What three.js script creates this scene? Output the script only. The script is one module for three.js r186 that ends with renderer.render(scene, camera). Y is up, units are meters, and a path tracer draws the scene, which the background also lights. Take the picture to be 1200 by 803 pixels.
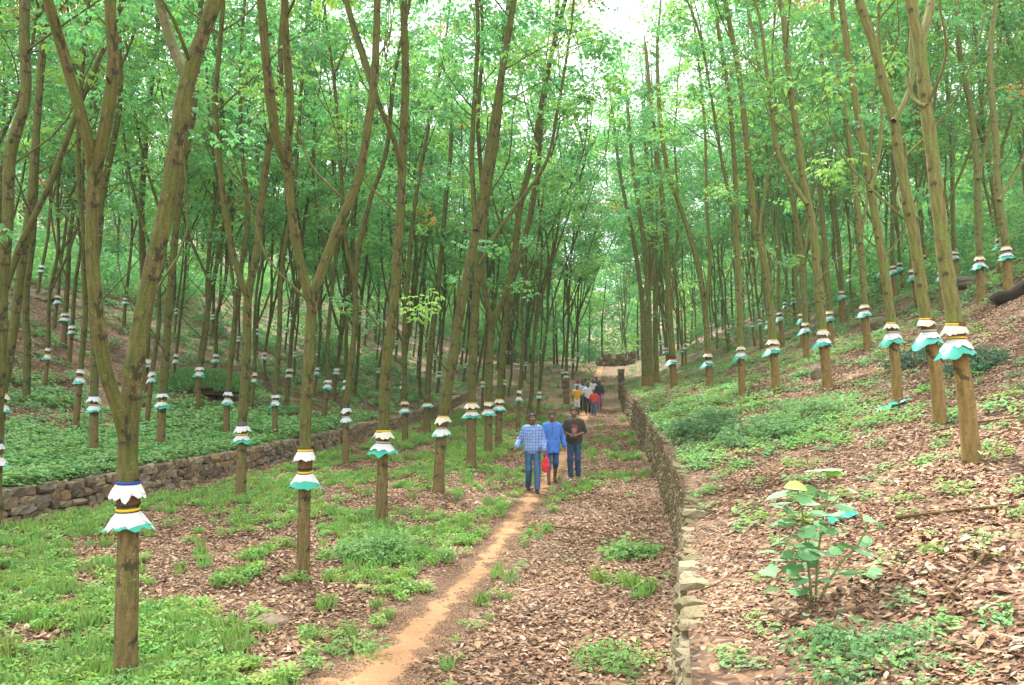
import * as THREE from 'three';
import { mergeGeometries } from 'three/addons/utils/BufferGeometryUtils.js';
import { ImprovedNoise } from 'three/addons/math/ImprovedNoise.js';

// ---------------------------------------------------------------- camera, sky, sun, exposure
const scene = new THREE.Scene();
const CAM_Y = 2.66, FOCAL = 900, PITCH = Math.atan(31.5 / FOCAL);
const camera = new THREE.PerspectiveCamera(2 * Math.atan(401.5 / FOCAL) * 180 / Math.PI, 1200 / 803, 0.1, 900);
camera.position.set(0, CAM_Y, 0);
camera.lookAt(0, CAM_Y + Math.tan(PITCH) * 10, -10);

const renderer = new THREE.WebGLRenderer({ antialias: true });
renderer.toneMapping = THREE.LinearToneMapping;
renderer.toneMappingExposure = 3.0;
renderer.shadowMap.enabled = true;
{
  // even white overcast sky, a little brighter overhead
  const W = 64, H = 32, data = new Float32Array(W * H * 4);
  for (let j = 0; j < H; j++) {
    const el = Math.max(0, ((j + 0.5) / H - 0.5) * Math.PI), L = 1.15 * (0.55 + 0.45 * Math.sin(el));
    for (let i = 0; i < W; i++) data.set([L * 0.97, L, L * 1.02, 1], (j * W + i) * 4);
  }
  const t = new THREE.DataTexture(data, W, H, THREE.RGBAFormat, THREE.FloatType);
  t.mapping = THREE.EquirectangularReflectionMapping; t.magFilter = THREE.LinearFilter; t.needsUpdate = true;
  scene.background = t; scene.environment = t;
}
const sun = new THREE.DirectionalLight(new THREE.Color(1, 0.97, 0.91), 3.6);
sun.position.set(-12, 60, -58); sun.target.position.set(2, 0, -20);
sun.castShadow = true; sun.shadow.radius = 10;
sun.shadow.camera.left = -70; sun.shadow.camera.right = 70; sun.shadow.camera.top = 70; sun.shadow.camera.bottom = -70; sun.shadow.camera.far = 200;
scene.add(sun, sun.target);
scene.fog = new THREE.FogExp2(new THREE.Color(0.84, 0.96, 0.92), 0.0006);

// ---------------------------------------------------------------- helpers
function rng(seed) { let a = (seed * 2654435761) >>> 0; return () => { a = (a + 0x6D2B79F5) >>> 0; let t = a; t = Math.imul(t ^ (t >>> 15), t | 1); t ^= t + Math.imul(t ^ (t >>> 7), t | 61); return ((t ^ (t >>> 14)) >>> 0) / 4294967296; }; }
const V = (x, y, z) => new THREE.Vector3(x, y, z);
const lerp = (a, b, t) => a + (b - a) * t, clamp = (x, a, b) => Math.min(b, Math.max(a, x));
const sstep = (a, b, x) => { const t = clamp((x - a) / (b - a), 0, 1); return t * t * (3 - 2 * t); };
const perlin = new ImprovedNoise();
const noise = (x, y = 0, z = 0) => perlin.noise(x, y, z);
const fbm = (x, y, z = 0, o = 4) => { let s = 0, a = 0.5; for (let k = 0; k < o; k++) { s += a * perlin.noise(x + 7.3 * k, y - 3.1 * k, z + k); x *= 2.03; y *= 2.03; z *= 2.03; a *= 0.5; } return s; };
const taken = {};
function numbered(n) { if (!(n in taken)) { taken[n] = 0; return n; } return n + '_' + String(++taken[n]).padStart(3, '0'); }
function tag(o, label, category, group) { o.userData.label = label; o.userData.category = category; if (group) o.userData.group = group; return o; }
function base(name, p, label, category, group) { const g = new THREE.Group(); g.name = numbered(name); g.position.copy(p); scene.add(g); return tag(g, label, category, group); }
function part(name, geo, m, parent) { const o = new THREE.Mesh(geo, m); o.name = name; o.castShadow = o.receiveShadow = true; parent.add(o); return o; }
function single(name, geo, m, label, category, group) { const o = new THREE.Mesh(geo, m); o.name = numbered(name); o.castShadow = o.receiveShadow = true; scene.add(o); return tag(o, label, category, group); }
function structure(name, geo, m) { const o = new THREE.Mesh(geo, m); o.name = name; o.userData.kind = 'structure'; o.castShadow = o.receiveShadow = true; scene.add(o); return o; }
const M4 = new THREE.Matrix4(), Q = new THREE.Quaternion(), UPV = V(0, 1, 0);
function instanced(name, geo, m, mats, colors, parent) {
  const o = new THREE.InstancedMesh(geo, m, mats.length); o.name = parent ? name : numbered(name);
  mats.forEach((x, i) => o.setMatrixAt(i, x));
  if (colors) colors.forEach((c, i) => o.setColorAt(i, c));
  o.userData.kind = 'stuff'; o.castShadow = o.receiveShadow = true; (parent || scene).add(o); return o;
}
const lin = (r, g, b) => new THREE.Color().setRGB(r, g, b);
const rgb255 = (r, g, b) => new THREE.Color().setRGB(r / 255, g / 255, b / 255, THREE.SRGBColorSpace);
function curve1(pts) { // smooth one-dimensional curve through [t, value] pairs, straight beyond the ends
  const n = pts.length, m = pts.map((p, i) => { const a = pts[Math.max(0, i - 1)], b = pts[Math.min(n - 1, i + 1)]; return (b[1] - a[1]) / (b[0] - a[0]); });
  return t => {
    if (t <= pts[0][0]) return pts[0][1] + m[0] * (t - pts[0][0]);
    if (t >= pts[n - 1][0]) return pts[n - 1][1] + m[n - 1] * (t - pts[n - 1][0]);
    let k = 0; while (t > pts[k + 1][0]) k++;
    const h = pts[k + 1][0] - pts[k][0], s = (t - pts[k][0]) / h, s2 = s * s, s3 = s2 * s;
    return (2 * s3 - 3 * s2 + 1) * pts[k][1] + (s3 - 2 * s2 + s) * h * m[k] + (3 * s2 - 2 * s3) * pts[k + 1][1] + (s3 - s2) * h * m[k + 1];
  };
}
// a measured point of the photograph (1200 x 803) at a distance D ahead of the camera
function at(px, py, D) {
  const yc = (401.5 - py) / FOCAL, c = Math.cos(PITCH), s = Math.sin(PITCH), k = D / (c - yc * s);
  return V((px - 600) / FOCAL * k, CAM_Y + (yc * c + s) * k, -D);
}

// ---------------------------------------------------------------- terrain
const wallL = curve1([[-20, -18], [0, -12.8], [10, -9.8], [13.2, -8.8], [16.6, -7.85], [20, -7.0], [26, -6.2], [32, -5.6], [44, -4.2], [55, -2.6], [80, 1], [120, 7], [300, 34]]);
const wallR = curve1([[-20, -4.3], [0, 0.02], [6.47, 1.34], [8.97, 1.92], [11.57, 2.44], [15.2, 2.97], [19.6, 3.6], [31, 5.0], [42, 6.2], [52, 7.3], [65, 9.2], [80, 11.6], [120, 18], [300, 47]]);
const pathX = curve1([[-20, -7], [0, -2.7], [6.47, -1.29], [8.97, -0.75], [11.57, -0.28], [14.3, 0.1], [17.5, 0.65], [25, 1.75], [35.7, 3.1], [50, 5.0], [65, 7.2], [80, 9.4], [120, 15], [300, 41]]);
const floorY = curve1([[-20, 0], [0, 0], [38, 0], [45, 0.2], [50, 0.45], [60, 1.4], [75, 2.9], [90, 3.3], [120, 4.2], [200, 12], [300, 30]]);
const hR = curve1([[-20, 0.65], [0, 0.65], [6, 0.7], [10, 0.8], [17, 1.0], [25, 1.1], [40, 1.2], [51, 1.05], [56, 0.5], [62, 0.08], [70, 0], [300, 0]]);
const hL = curve1([[-20, 0.52], [0, 0.52], [46, 0.52], [50, 0.47], [56, 0.2], [62, 0], [300, 0]]);
const EDGE = 0.12; // ground meets the back of a wall this far behind its face
function ground(x, D) {
  const f = floorY(D), n = 0.10 * noise(x * 0.35, D * 0.35, 1.7) + 0.035 * noise(x * 1.4, D * 1.4, 5.2);
  const uR = x - wallR(D) - EDGE, uL = wallL(D) - EDGE - x;
  if (uR >= 0) { const u = Math.min(uR, 13); return f + hR(D) + 0.2 * u + 0.013 * u * u + (uR > 13 ? (uR - 13) * 0.3 : 0) + n * sstep(0, 1.2, uR) * 1.6 + 0.5 * noise(x * 0.12, D * 0.12, 9) * sstep(2, 12, uR); }
  if (uL >= 0) { const u = Math.min(uL, 14); const terrace = 0.35 * Math.max(0, noise(uL * 0.55, D * 0.06, 3.3)) * sstep(6, 9, uL); return f + hL(D) + 0.015 * u * u + (uL > 14 ? Math.min(uL - 14, 9) * 0.42 + Math.max(0, uL - 23) * 0.2 : 0) + n * sstep(0, 1.2, uL) * 1.4 + terrace; }
  const toPath = Math.abs(x - pathX(D)), bankR = sstep(0.9, 0, -uR) * 0.06;
  return f + n * sstep(0.2, 1.2, toPath) * 0.8 - 0.035 * sstep(0.6, 0.2, toPath) + bankR;
}
function groundNormal(x, D, e = 0.12) { return V(ground(x - e, D) - ground(x + e, D), 2 * e, ground(x, D + e) - ground(x, D - e)).normalize(); }
// where the line of sight through a measured point meets the ground, looked for near distance D
function meet(px, py, D) { for (let d = D * 0.65; d < D * 1.6; d += 0.01 * D) { const p = at(px, py, d); if (p.y <= ground(p.x, d)) return d; } return D; }
const gp = (x, D, dy = 0) => V(x, ground(x, D) + dy, -D);

function canvasTex(w, h, draw, rx = 1, ry = 1, srgb = true) {
  const c = document.createElement('canvas'); c.width = w; c.height = h; draw(c.getContext('2d'), w, h);
  const t = new THREE.CanvasTexture(c); t.wrapS = t.wrapT = THREE.RepeatWrapping; t.repeat.set(rx, ry); if (srgb) t.colorSpace = THREE.SRGBColorSpace; return t;
}
function dataTex(w, h, fn, srgb = true) { // fn(u, v) -> [r, g, b] in 0..255
  const d = new Uint8Array(w * h * 4);
  for (let j = 0; j < h; j++) for (let i = 0; i < w; i++) { const c = fn(i / w, j / h); d.set([clamp(c[0], 0, 255), clamp(c[1], 0, 255), clamp(c[2], 0, 255), 255], (j * w + i) * 4); }
  const t = new THREE.DataTexture(d, w, h); t.wrapS = t.wrapT = THREE.RepeatWrapping; t.magFilter = THREE.LinearFilter; t.minFilter = THREE.LinearMipmapLinearFilter; t.generateMipmaps = true; t.needsUpdate = true; if (srgb) t.colorSpace = THREE.SRGBColorSpace; return t;
}
// noise that tiles over the unit square
const tileN = (u, v, f, s = 0) => { const a = noise(u * f, v * f, s), b = noise((u - 1) * f, v * f, s), c = noise(u * f, (v - 1) * f, s), d = noise((u - 1) * f, (v - 1) * f, s); return lerp(lerp(a, b, u), lerp(c, d, u), v); };
const tileF = (u, v, fu, fv, s) => { const a = noise(u * fu, v * fv, s), b = noise((u - 1) * fu, v * fv, s), c = noise(u * fu, (v - 1) * fv, s), d = noise((u - 1) * fu, (v - 1) * fv, s); return lerp(lerp(a, b, u), lerp(c, d, u), v); };

const LITTER = [[166, 138, 112], [150, 114, 88], [130, 92, 68], [180, 158, 134], [112, 79, 58], [146, 109, 80], [88, 63, 47], [168, 134, 100]];
const litterTex = canvasTex(1024, 1024, (g, w, h) => {
  const r = rng(5); g.fillStyle = 'rgb(112,84,64)'; g.fillRect(0, 0, w, h);
  for (let k = 0; k < 3300; k++) {
    const c = LITTER[Math.floor(r() * LITTER.length)], f = 0.7 + 0.3 * r(), x = r() * w, y = r() * h, a = r() * 6.3, l = 15 + 13 * r(), b = l * (0.3 + 0.15 * r());
    g.fillStyle = `rgb(${c.map(v => Math.round(v * f)).join(',')})`;
    for (const dx of [0, -w, w]) for (const dy of [0, -h, h]) { if (x + dx < -40 || x + dx > w + 40 || y + dy < -40 || y + dy > h + 40) continue; g.save(); g.translate(x + dx, y + dy); g.rotate(a); g.beginPath(); g.ellipse(0, 0, l, b, 0, 0, 6.3); g.fill(); g.restore(); }
  }
});
const groundMat = new THREE.MeshStandardMaterial({ map: litterTex, roughness: 0.95, bumpMap: litterTex, bumpScale: 0.02 });
const soilTex = dataTex(512, 512, (u, v) => {
  const a = tileN(u, v, 5, 2) + 0.6 * tileN(u, v, 17, 4) + 0.4 * tileN(u, v, 60, 6), p = tileN(u, v, 110, 8) > 0.33 ? 26 : 0, k = 1 + 0.16 * a;
  return [160 * k + p, 120 * k + p, 84 * k + p];
});
const soilMat = new THREE.MeshStandardMaterial({ map: soilTex, roughness: 0.97, bumpMap: soilTex, bumpScale: 0.015 });

{ // one ground sheet in three runs of columns: slope left of the wall, valley floor, slope right of the wall
  const Ds = []; for (let d = -16, s; d < 300; d += s) { s = d < 3 ? 0.8 : d < 14 ? 0.22 : d < 30 ? 0.4 : d < 60 ? 0.8 : d < 120 ? 2.2 : 7; Ds.push(d); } Ds.push(300);
  const outs = [0, 0.2, 0.45, 0.75, 1.1, 1.5, 2, 2.5, 3, 3.6, 4.2, 5, 5.8, 6.6, 7.4, 8.2, 9, 10, 11, 12, 13, 14.5, 16, 18, 20, 23, 26, 30, 36, 44, 55, 70, 95, 130, 180];
  const pos = [], uv = [], idx = [];
  const run = (cols) => {
    const nc = cols(Ds[0]).length, b0 = pos.length / 3;
    for (const D of Ds) for (const x of cols(D)) { pos.push(x, ground(x, D), -D); uv.push(x / 2.6, D / 2.6); }
    for (let j = 0; j < Ds.length - 1; j++) for (let i = 0; i < nc - 1; i++) { const a = b0 + j * nc + i, b = a + 1, c = a + nc, d = c + 1; idx.push(a, b, c, b, d, c); }
  };
  run(D => outs.map(u => wallL(D) - EDGE - 0.0005 - u).reverse());
  run(D => { const a = wallL(D) - EDGE + 0.0005, b = wallR(D) + EDGE - 0.0005, r = []; for (let i = 0; i <= 46; i++) r.push(lerp(a, b, i / 46)); return r; });
  run(D => outs.map(u => wallR(D) + EDGE + 0.0005 + u));
  const a0 = outs.length, b0 = Ds.length * a0, c0 = b0 + Ds.length * 47;
  for (let j = 0; j < Ds.length - 1; j++) for (const [p, q, n, m] of [[j * a0 + a0 - 1, b0 + j * 47, a0, 47], [b0 + j * 47 + 46, c0 + j * a0, 47, a0]]) idx.push(p, q, p + n, q, q + m, p + n);
  const g = new THREE.BufferGeometry(); g.setAttribute('position', new THREE.Float32BufferAttribute(pos, 3)); g.setAttribute('uv', new THREE.Float32BufferAttribute(uv, 2)); g.setIndex(idx); g.computeVertexNormals();
  structure('ground', g, groundMat);
}
const pathHalf = D => 0.27 + 0.10 * noise(D * 0.5, 3) + 0.06 * noise(D * 1.7, 9) + 0.34 * sstep(9.5, 5, D);
{ // trodden earth path
  const pos = [], uv = [], idx = []; let rows = 0; const N = 10;
  for (let D = 2; D < 110; D += D < 25 ? 0.12 : 0.6) {
    const w = pathHalf(D), jl = 0.16 * noise(D * 2.1, 20) + 0.09 * noise(D * 7, 24), jr = 0.16 * noise(D * 2.1, 30) + 0.09 * noise(D * 7, 34);
    for (let i = 0; i <= N; i++) { const x = pathX(D) + lerp(-w + jl, w + jr, i / N); pos.push(x, ground(x, D) + (i === 0 || i === N ? -0.004 : 0.012), -D); uv.push(x / 1.6, D / 1.6); }
    if (rows) for (let i = 0; i < N; i++) { const a = (rows - 1) * (N + 1) + i; idx.push(a, a + 1, a + N + 1, a + 1, a + N + 2, a + N + 1); }
    rows++;
  }
  const g = new THREE.BufferGeometry(); g.setAttribute('position', new THREE.Float32BufferAttribute(pos, 3)); g.setAttribute('uv', new THREE.Float32BufferAttribute(uv, 2)); g.setIndex(idx); g.computeVertexNormals();
  structure('path', g, soilMat);
}

// ---------------------------------------------------------------- stone walls
const stoneTex = dataTex(256, 256, (u, v) => { const k = 1 + 0.22 * tileN(u, v, 6, 1) + 0.2 * tileN(u, v, 24, 3) + 0.14 * tileN(u, v, 70, 5); return [215 * k, 212 * k, 205 * k]; });
function stoneGeo(seed) { // an uneven block with worn corners
  const g = new THREE.BoxGeometry(1, 1, 1, 2, 2, 2), p = g.attributes.position, r = rng(seed), off = {};
  for (let i = 0; i < p.count; i++) {
    const x = p.getX(i), y = p.getY(i), z = p.getZ(i), key = [x, y, z].map(q => Math.round(q * 2)).join();
    off[key] ??= [r(), r(), r()].map(q => (q - 0.5) * 0.2);
    const n = (Math.abs(x) > 0.4) + (Math.abs(y) > 0.4) + (Math.abs(z) > 0.4), s = n === 3 ? 0.8 : n === 2 ? 0.93 : 1.06, o = off[key];
    p.setXYZ(i, x * s + o[0], y * s + o[1], z * s + o[2]);
  }
  const q = g.toNonIndexed(); q.computeVertexNormals(); return q;
}
const STONES = Array.from({ length: 9 }, (_, k) => stoneGeo(40 + k));
const stoneMats = cols => cols.map(c => new THREE.MeshStandardMaterial({ map: stoneTex, color: rgb255(...c), roughness: 0.93, bumpMap: stoneTex, bumpScale: 0.01 }));
const stonesBrown = stoneMats([[164, 144, 122], [146, 126, 106], [182, 164, 142], [130, 116, 102], [158, 150, 140], [170, 140, 110], [120, 108, 96]]);
const stonesMossy = stoneMats([[154, 142, 108], [166, 156, 126], [134, 126, 92], [178, 168, 140], [146, 132, 102]]);
const earthMat = new THREE.MeshStandardMaterial({ map: soilTex, color: rgb255(120, 105, 92), roughness: 1 });
function stoneWall(curveX, side, D0, D1, heightAt, mats, label, o) {
  // side +1: the face looks to -x (wall on the right of the path), -1: the face looks to +x
  const r = rng(o.seed), root = base('stone_wall', V(curveX(D0), ground(curveX(D0) - side * 0.05, D0), -D0), label, 'wall');
  const P0 = root.position, all = [];
  const len = []; let L = 0; for (let D = D0; D <= D1; D += 0.1) { len.push([L, D]); L += Math.hypot(0.1, curveX(D + 0.1) - curveX(D)); }
  const D_of = s => { const k = clamp(Math.floor(s / L * len.length), 0, len.length - 1); return len[k][1]; };
  const lay = (s, w, y, h, depth, extra = 0) => {
    const D = D_of(s + w / 2), x = curveX(D), slope = curveX(D + 0.05) - curveX(D - 0.05), yaw = Math.atan2(slope, 0.1);
    const f = ground(x - side * 0.03, D), back = side * (y * o.batter + depth / 2 - 0.02 + (r() - 0.5) * 0.035 + extra);
    all.push({ D, m: new THREE.Matrix4().compose(V(x + back, f + y + h / 2, -D).sub(P0), new THREE.Quaternion().setFromEuler(new THREE.Euler((r() - 0.5) * 0.16, -yaw + (r() - 0.5) * 0.25, (r() - 0.5) * 0.22)), V(depth, h * 1.06, w * 1.05)), v: Math.floor(r() * 9), c: Math.floor(r() * mats.length) });
  };
  for (let row = 0, y = -0.06; ; row++) {
    const rh = o.rowH * (0.85 + 0.3 * r()); let any = false;
    for (let s = r() * 0.2; s < L;) {
      const D = D_of(s), k = D < o.fineTo ? 1 : 1 + (D - o.fineTo) / 22, w = (o.minW + o.varW * r()) * k, H = heightAt(D) + 0.05 * noise(D * 1.3, 5);
      if (y + rh * 0.55 < H && !(o.gap && D > o.gap[0] && D < o.gap[1] && y < o.gap[2])) { lay(s, w, y, rh * (0.82 + 0.4 * r()), 0.2 + 0.1 * r()); any = true; }
      s += w;
    }
    y += rh; if (!any || y > 2) break;
  }
  if (o.capW) for (let s = 0; s < L;) { const D = D_of(s), k = D < o.fineTo ? 1 : 1.6, w = o.capW * (0.7 + 0.7 * r()) * k; lay(s, w, heightAt(D) - 0.05, 0.045 + 0.03 * r(), o.capDepth * (0.75 + 0.4 * r()), 0.04); s += w * (r() < o.capSkip ? 2.2 : 1); }
  all.sort((a, b) => a.D - b.D);
  all.slice(0, 298).forEach(q => { const s = part('stone', STONES[q.v], mats[q.c], root); s.applyMatrix4(q.m); });
  const rest = all.slice(298);
  if (rest.length) instanced('rubble_stones', STONES[o.seed % 9], mats[0], rest.map(q => q.m), rest.map(q => new THREE.Color().setScalar(0.7 + 0.5 * r())), root);
  // packed earth core behind the faces
  const pos = [], idx = []; let n = 0;
  for (let D = D0; D <= D1; D += 0.4) {
    const x = curveX(D), f = ground(x - side * 0.03, D), H = heightAt(D) - 0.03;
    pos.push(x + side * 0.1 - P0.x, f - 0.2 - P0.y, -D - P0.z, x + side * (0.1 + H * o.batter) - P0.x, f + H - P0.y, -D - P0.z, x + side * 0.55 - P0.x, f + H - 0.03 - P0.y, -D - P0.z, x + side * 0.6 - P0.x, f - 0.2 - P0.y, -D - P0.z);
    if (n) for (let k = 0; k < 4; k++) { const a = (n - 1) * 4 + k, b = (n - 1) * 4 + (k + 1) % 4; idx.push(a, b, a + 4, b, b + 4, a + 4); } n++;
  }
  const e = (n - 1) * 4; idx.push(0, 2, 1, 0, 3, 2, e, e + 1, e + 2, e, e + 2, e + 3);
  const g = new THREE.BufferGeometry(); g.setAttribute('position', new THREE.Float32BufferAttribute(pos, 3)); g.setIndex(idx); const q = g.toNonIndexed(); q.computeVertexNormals(); q.setAttribute('uv', new THREE.Float32BufferAttribute(new Float32Array(q.attributes.position.count * 2).map((_, i) => (i * 0.37) % 1), 2));
  part('earth_core', q, earthMat, root);
  return root;
}
stoneWall(wallL, -1, 11.2, 50, D => hL(D) + 0.02, stonesBrown, 'dry stone wall of rounded brown rocks below the green slope', { seed: 3, batter: 0.06, rowH: 0.155, minW: 0.13, varW: 0.2, fineTo: 22, capW: 0.3, capDepth: 0.34, capSkip: 0.5, gap: [27.3, 28.3, 0.42] });
stoneWall(wallR, 1, 2.2, 51.4, D => hR(D) - 0.05, stonesMossy, 'low mossy stone retaining wall beside the earth path ending at the square post', { seed: 6, batter: 0.14, rowH: 0.095, minW: 0.12, varW: 0.18, fineTo: 16, capW: 0 });

function blockPost(px, D, h, w, label) { // a square post of stacked dressed stones
  const x = at(px, 460, D).x, root = base('stone_post', gp(x, D, -0.02), label, 'post'), r = rng(Math.round(px));
  const n = 5; for (let k = 0; k < n; k++) { const s = part('stone', STONES[k + 1], stonesBrown[[1, 5, 0, 3, 1][k]], root); s.scale.set(w * 1.02 * (0.97 + 0.08 * r()), h / n * 1.1, w * (0.97 + 0.08 * r())); s.position.set(0, (k + 0.5) * h / n, 0); s.rotation.y = (r() - 0.5) * 0.1; }
  const c = part('cap', STONES[8], stonesBrown[0], root); c.scale.set(w * 1.08, 0.09, w * 1.08); c.position.y = h + 0.02;
}
blockPost(663.5, 50, 1.66, 0.42, 'square brown stone gate post left of the path behind the walking group');
blockPost(728, 51.8, 2.0, 0.42, 'square stone gate post at the far end of the retaining wall');
{ // stub of wall across the top of the rise
  const D = 77, x0 = at(702, 420, D).x, root = base('stone_wall', gp(x0 + 2, D, -0.1), 'short ruined brown stone wall at the top of the rise', 'wall'), r = rng(91);
  for (let row = 0; row < 3; row++) for (let k = 0; k < 9; k++) {
    if (row === 2 && k % 3 === 0) continue;
    const s = part('stone', STONES[(k + row) % 9], [...stonesMossy, stonesBrown[2], stonesBrown[5]][(k * 3 + row) % 7], root); const x = x0 + k * 0.42 + row * 0.1;
    s.position.set(x - x0 - 2, ground(x, D) - root.position.y + row * 0.42 + 0.2, (r() - 0.5) * 0.2); s.scale.set(0.46, 0.46, 0.5); s.rotation.set((r() - 0.5) * 0.3, (r() - 0.5) * 0.5, (r() - 0.5) * 0.3);
  }
}

// ---------------------------------------------------------------- rubber trees
function barkTex(seed, dark, mid, light, moss, mossAmt) {
  return dataTex(256, 512, (u, v) => {
    const f = tileF(u, v, 14, 5, seed) + 0.5 * tileF(u, v, 40, 14, seed + 1) + 0.35 * tileF(u, v, 8, 60, seed + 2), sp = tileN(u, v, 30, seed + 5);
    const t = clamp(0.5 + 0.55 * f, 0, 1); let c = t < 0.5 ? dark.map((d, i) => lerp(d, mid[i], t * 2)) : mid.map((d, i) => lerp(d, light[i], t * 2 - 1));
    const mo = clamp((tileF(u, v, 3, 4, seed + 7) + 0.5 * tileN(u, v, 16, seed + 8) + mossAmt) * 1.6, 0, 0.85); c = c.map((x, i) => lerp(x, moss[i] * (0.8 + 0.4 * t), mo));
    const bl = 1 - 0.42 * sstep(0.14, 0.42, tileF(u, v, 4, 9, seed + 11) + 0.35 * tileN(u, v, 22, seed + 12)); c = c.map(x => x * bl);
    const li = sp > 0.38 ? 0.5 : 0; return c.map((x, i) => lerp(x, [176, 172, 150][i], li));
  });
}
const barkA = barkTex(1, [44, 41, 22], [86, 81, 42], [126, 119, 68], [80, 92, 30], 0.12);
const barkB = barkTex(21, [62, 52, 31], [110, 93, 56], [144, 126, 82], [94, 96, 42], -0.15);
const barkC = barkTex(41, [64, 61, 33], [112, 108, 60], [152, 146, 92], [102, 116, 48], 0.16);
const barkD = barkTex(61, [88, 72, 40], [132, 108, 60], [164, 138, 86], [108, 110, 48], -0.2);
const barkMat = t => new THREE.MeshStandardMaterial({ map: t, roughness: 0.9, bumpMap: t, bumpScale: 0.012 });
const BARK = { left: [barkMat(barkA), barkMat(barkB)], right: [barkMat(barkC), barkMat(barkD)] };

function tube(pts, rad, radial, o = {}) { // pts spaced along the stem, rad(t, k) in metres
  const n = pts.length, pos = [], uv = [], idx = []; let N = V(1, 0, 0), len = o.v0 || 0; const T = V(0, 0, 0), B = V(0, 0, 0);
  for (let k = 0; k < n; k++) {
    T.copy(pts[Math.min(n - 1, k + 1)]).sub(pts[Math.max(0, k - 1)]).normalize();
    N.addScaledVector(T, -N.dot(T)).normalize(); B.crossVectors(T, N);
    if (k) len += pts[k].distanceTo(pts[k - 1]);
    const r = rad(k / (n - 1), k);
    for (let j = 0; j <= radial; j++) {
      const a = (j % radial) / radial * Math.PI * 2, lump = o.lump ? 1 + o.lump * noise(Math.cos(a) * 1.3 + (o.seed || 0), len * 2.1, Math.sin(a) * 1.3) : 1, c = Math.cos(a) * r * lump, s = Math.sin(a) * r * lump;
      pos.push(pts[k].x + N.x * c + B.x * s, pts[k].y + N.y * c + B.y * s, pts[k].z + N.z * c + B.z * s); uv.push(j / radial * Math.max(1, Math.round(r * 6.3 / 0.5)) * 1.0, len / 1.1);
    }
    if (k) for (let j = 0; j < radial; j++) { const a = (k - 1) * (radial + 1) + j, b = a + radial + 1; idx.push(a, a + 1, b, a + 1, b + 1, b); }
  }
  const g = new THREE.BufferGeometry(); g.setAttribute('position', new THREE.Float32BufferAttribute(pos, 3)); g.setAttribute('uv', new THREE.Float32BufferAttribute(uv, 2)); g.setIndex(idx); g.computeVertexNormals();
  const nn = g.attributes.normal; for (let k = 0; k < n; k++) { const a = k * (radial + 1), b = a + radial; const x = nn.getX(a) + nn.getX(b), y = nn.getY(a) + nn.getY(b), z = nn.getZ(a) + nn.getZ(b), l = Math.hypot(x, y, z) || 1; nn.setXYZ(a, x / l, y / l, z / l); nn.setXYZ(b, x / l, y / l, z / l); }
  return g;
}
// leaf sprays: whorls of three-leaflet leaves on a short twig
function leaflet(out, o, dir, up, L, w) {
  const s = V(0, 0, 0).crossVectors(dir, up).normalize(), n = V(0, 0, 0).crossVectors(s, dir).normalize(), P = (a, b, c) => [o.x + dir.x * a + s.x * b + n.x * c, o.y + dir.y * a + s.y * b + n.y * c, o.z + dir.z * a + s.z * b + n.z * c];
  const b = P(0, 0, 0), t = P(L, 0, -L * 0.14), r1 = P(L * 0.35, w / 2, w * 0.16), r2 = P(L * 0.72, w * 0.38, w * 0.06), l1 = P(L * 0.35, -w / 2, w * 0.16), l2 = P(L * 0.72, -w * 0.38, w * 0.06);
  out.push(...b, ...r1, ...r2, ...b, ...r2, ...t, ...b, ...t, ...l2, ...b, ...l2, ...l1);
}
function sprayGeo(seed, whorls, leaves, size, lw) {
  const r = rng(seed), out = [];
  for (let w = 0; w < whorls; w++) {
    const c = V((r() - 0.5) * 0.95, (r() - 0.5) * 0.5, (r() - 0.5) * 0.95);
    for (let k = 0; k < leaves; k++) {
      const a = k * 2.4 + r(), el = 0.55 - r() * 1.0, d = V(Math.cos(a) * Math.cos(el), Math.sin(el), Math.sin(a) * Math.cos(el)), pet = 0.1 + 0.16 * r(), o = c.clone().addScaledVector(d, pet);
      for (const q of [-0.75, 0, 0.75]) { const dd = d.clone().applyAxisAngle(UPV, q + (r() - 0.5) * 0.3); dd.y -= 0.35 + 0.4 * r(); dd.normalize(); const up = V((r() - 0.5) * 0.9, 1, (r() - 0.5) * 0.9); const L = size * (0.75 + 0.5 * r()); leaflet(out, o, dd, up, L, L * lw); }
    }
  }
  const g = new THREE.BufferGeometry(); g.setAttribute('position', new THREE.Float32BufferAttribute(out, 3)); g.computeVertexNormals(); return g;
}
const SPRAYS = [1, 2, 3, 4].map(k => sprayGeo(100 + k, 5, 6, 0.122, 0.4));
const leafMat = new THREE.MeshPhysicalMaterial({ color: 0xffffff, roughness: 1, transmission: 0.5, thickness: 0, side: THREE.DoubleSide, clearcoat: 0.5, clearcoatRoughness: 0.38 });
const leafTones = [lin(0.16, 0.44, 0.11), lin(0.12, 0.38, 0.13), lin(0.22, 0.48, 0.09), lin(0.15, 0.44, 0.14), lin(0.1, 0.32, 0.1), lin(0.28, 0.51, 0.09)];
const leafColor = r => r() < 0.006 ? lin(0.5, 0.26, 0.04) : leafTones[Math.floor(r() * leafTones.length)].clone().multiplyScalar(0.8 + 0.4 * r());

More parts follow.
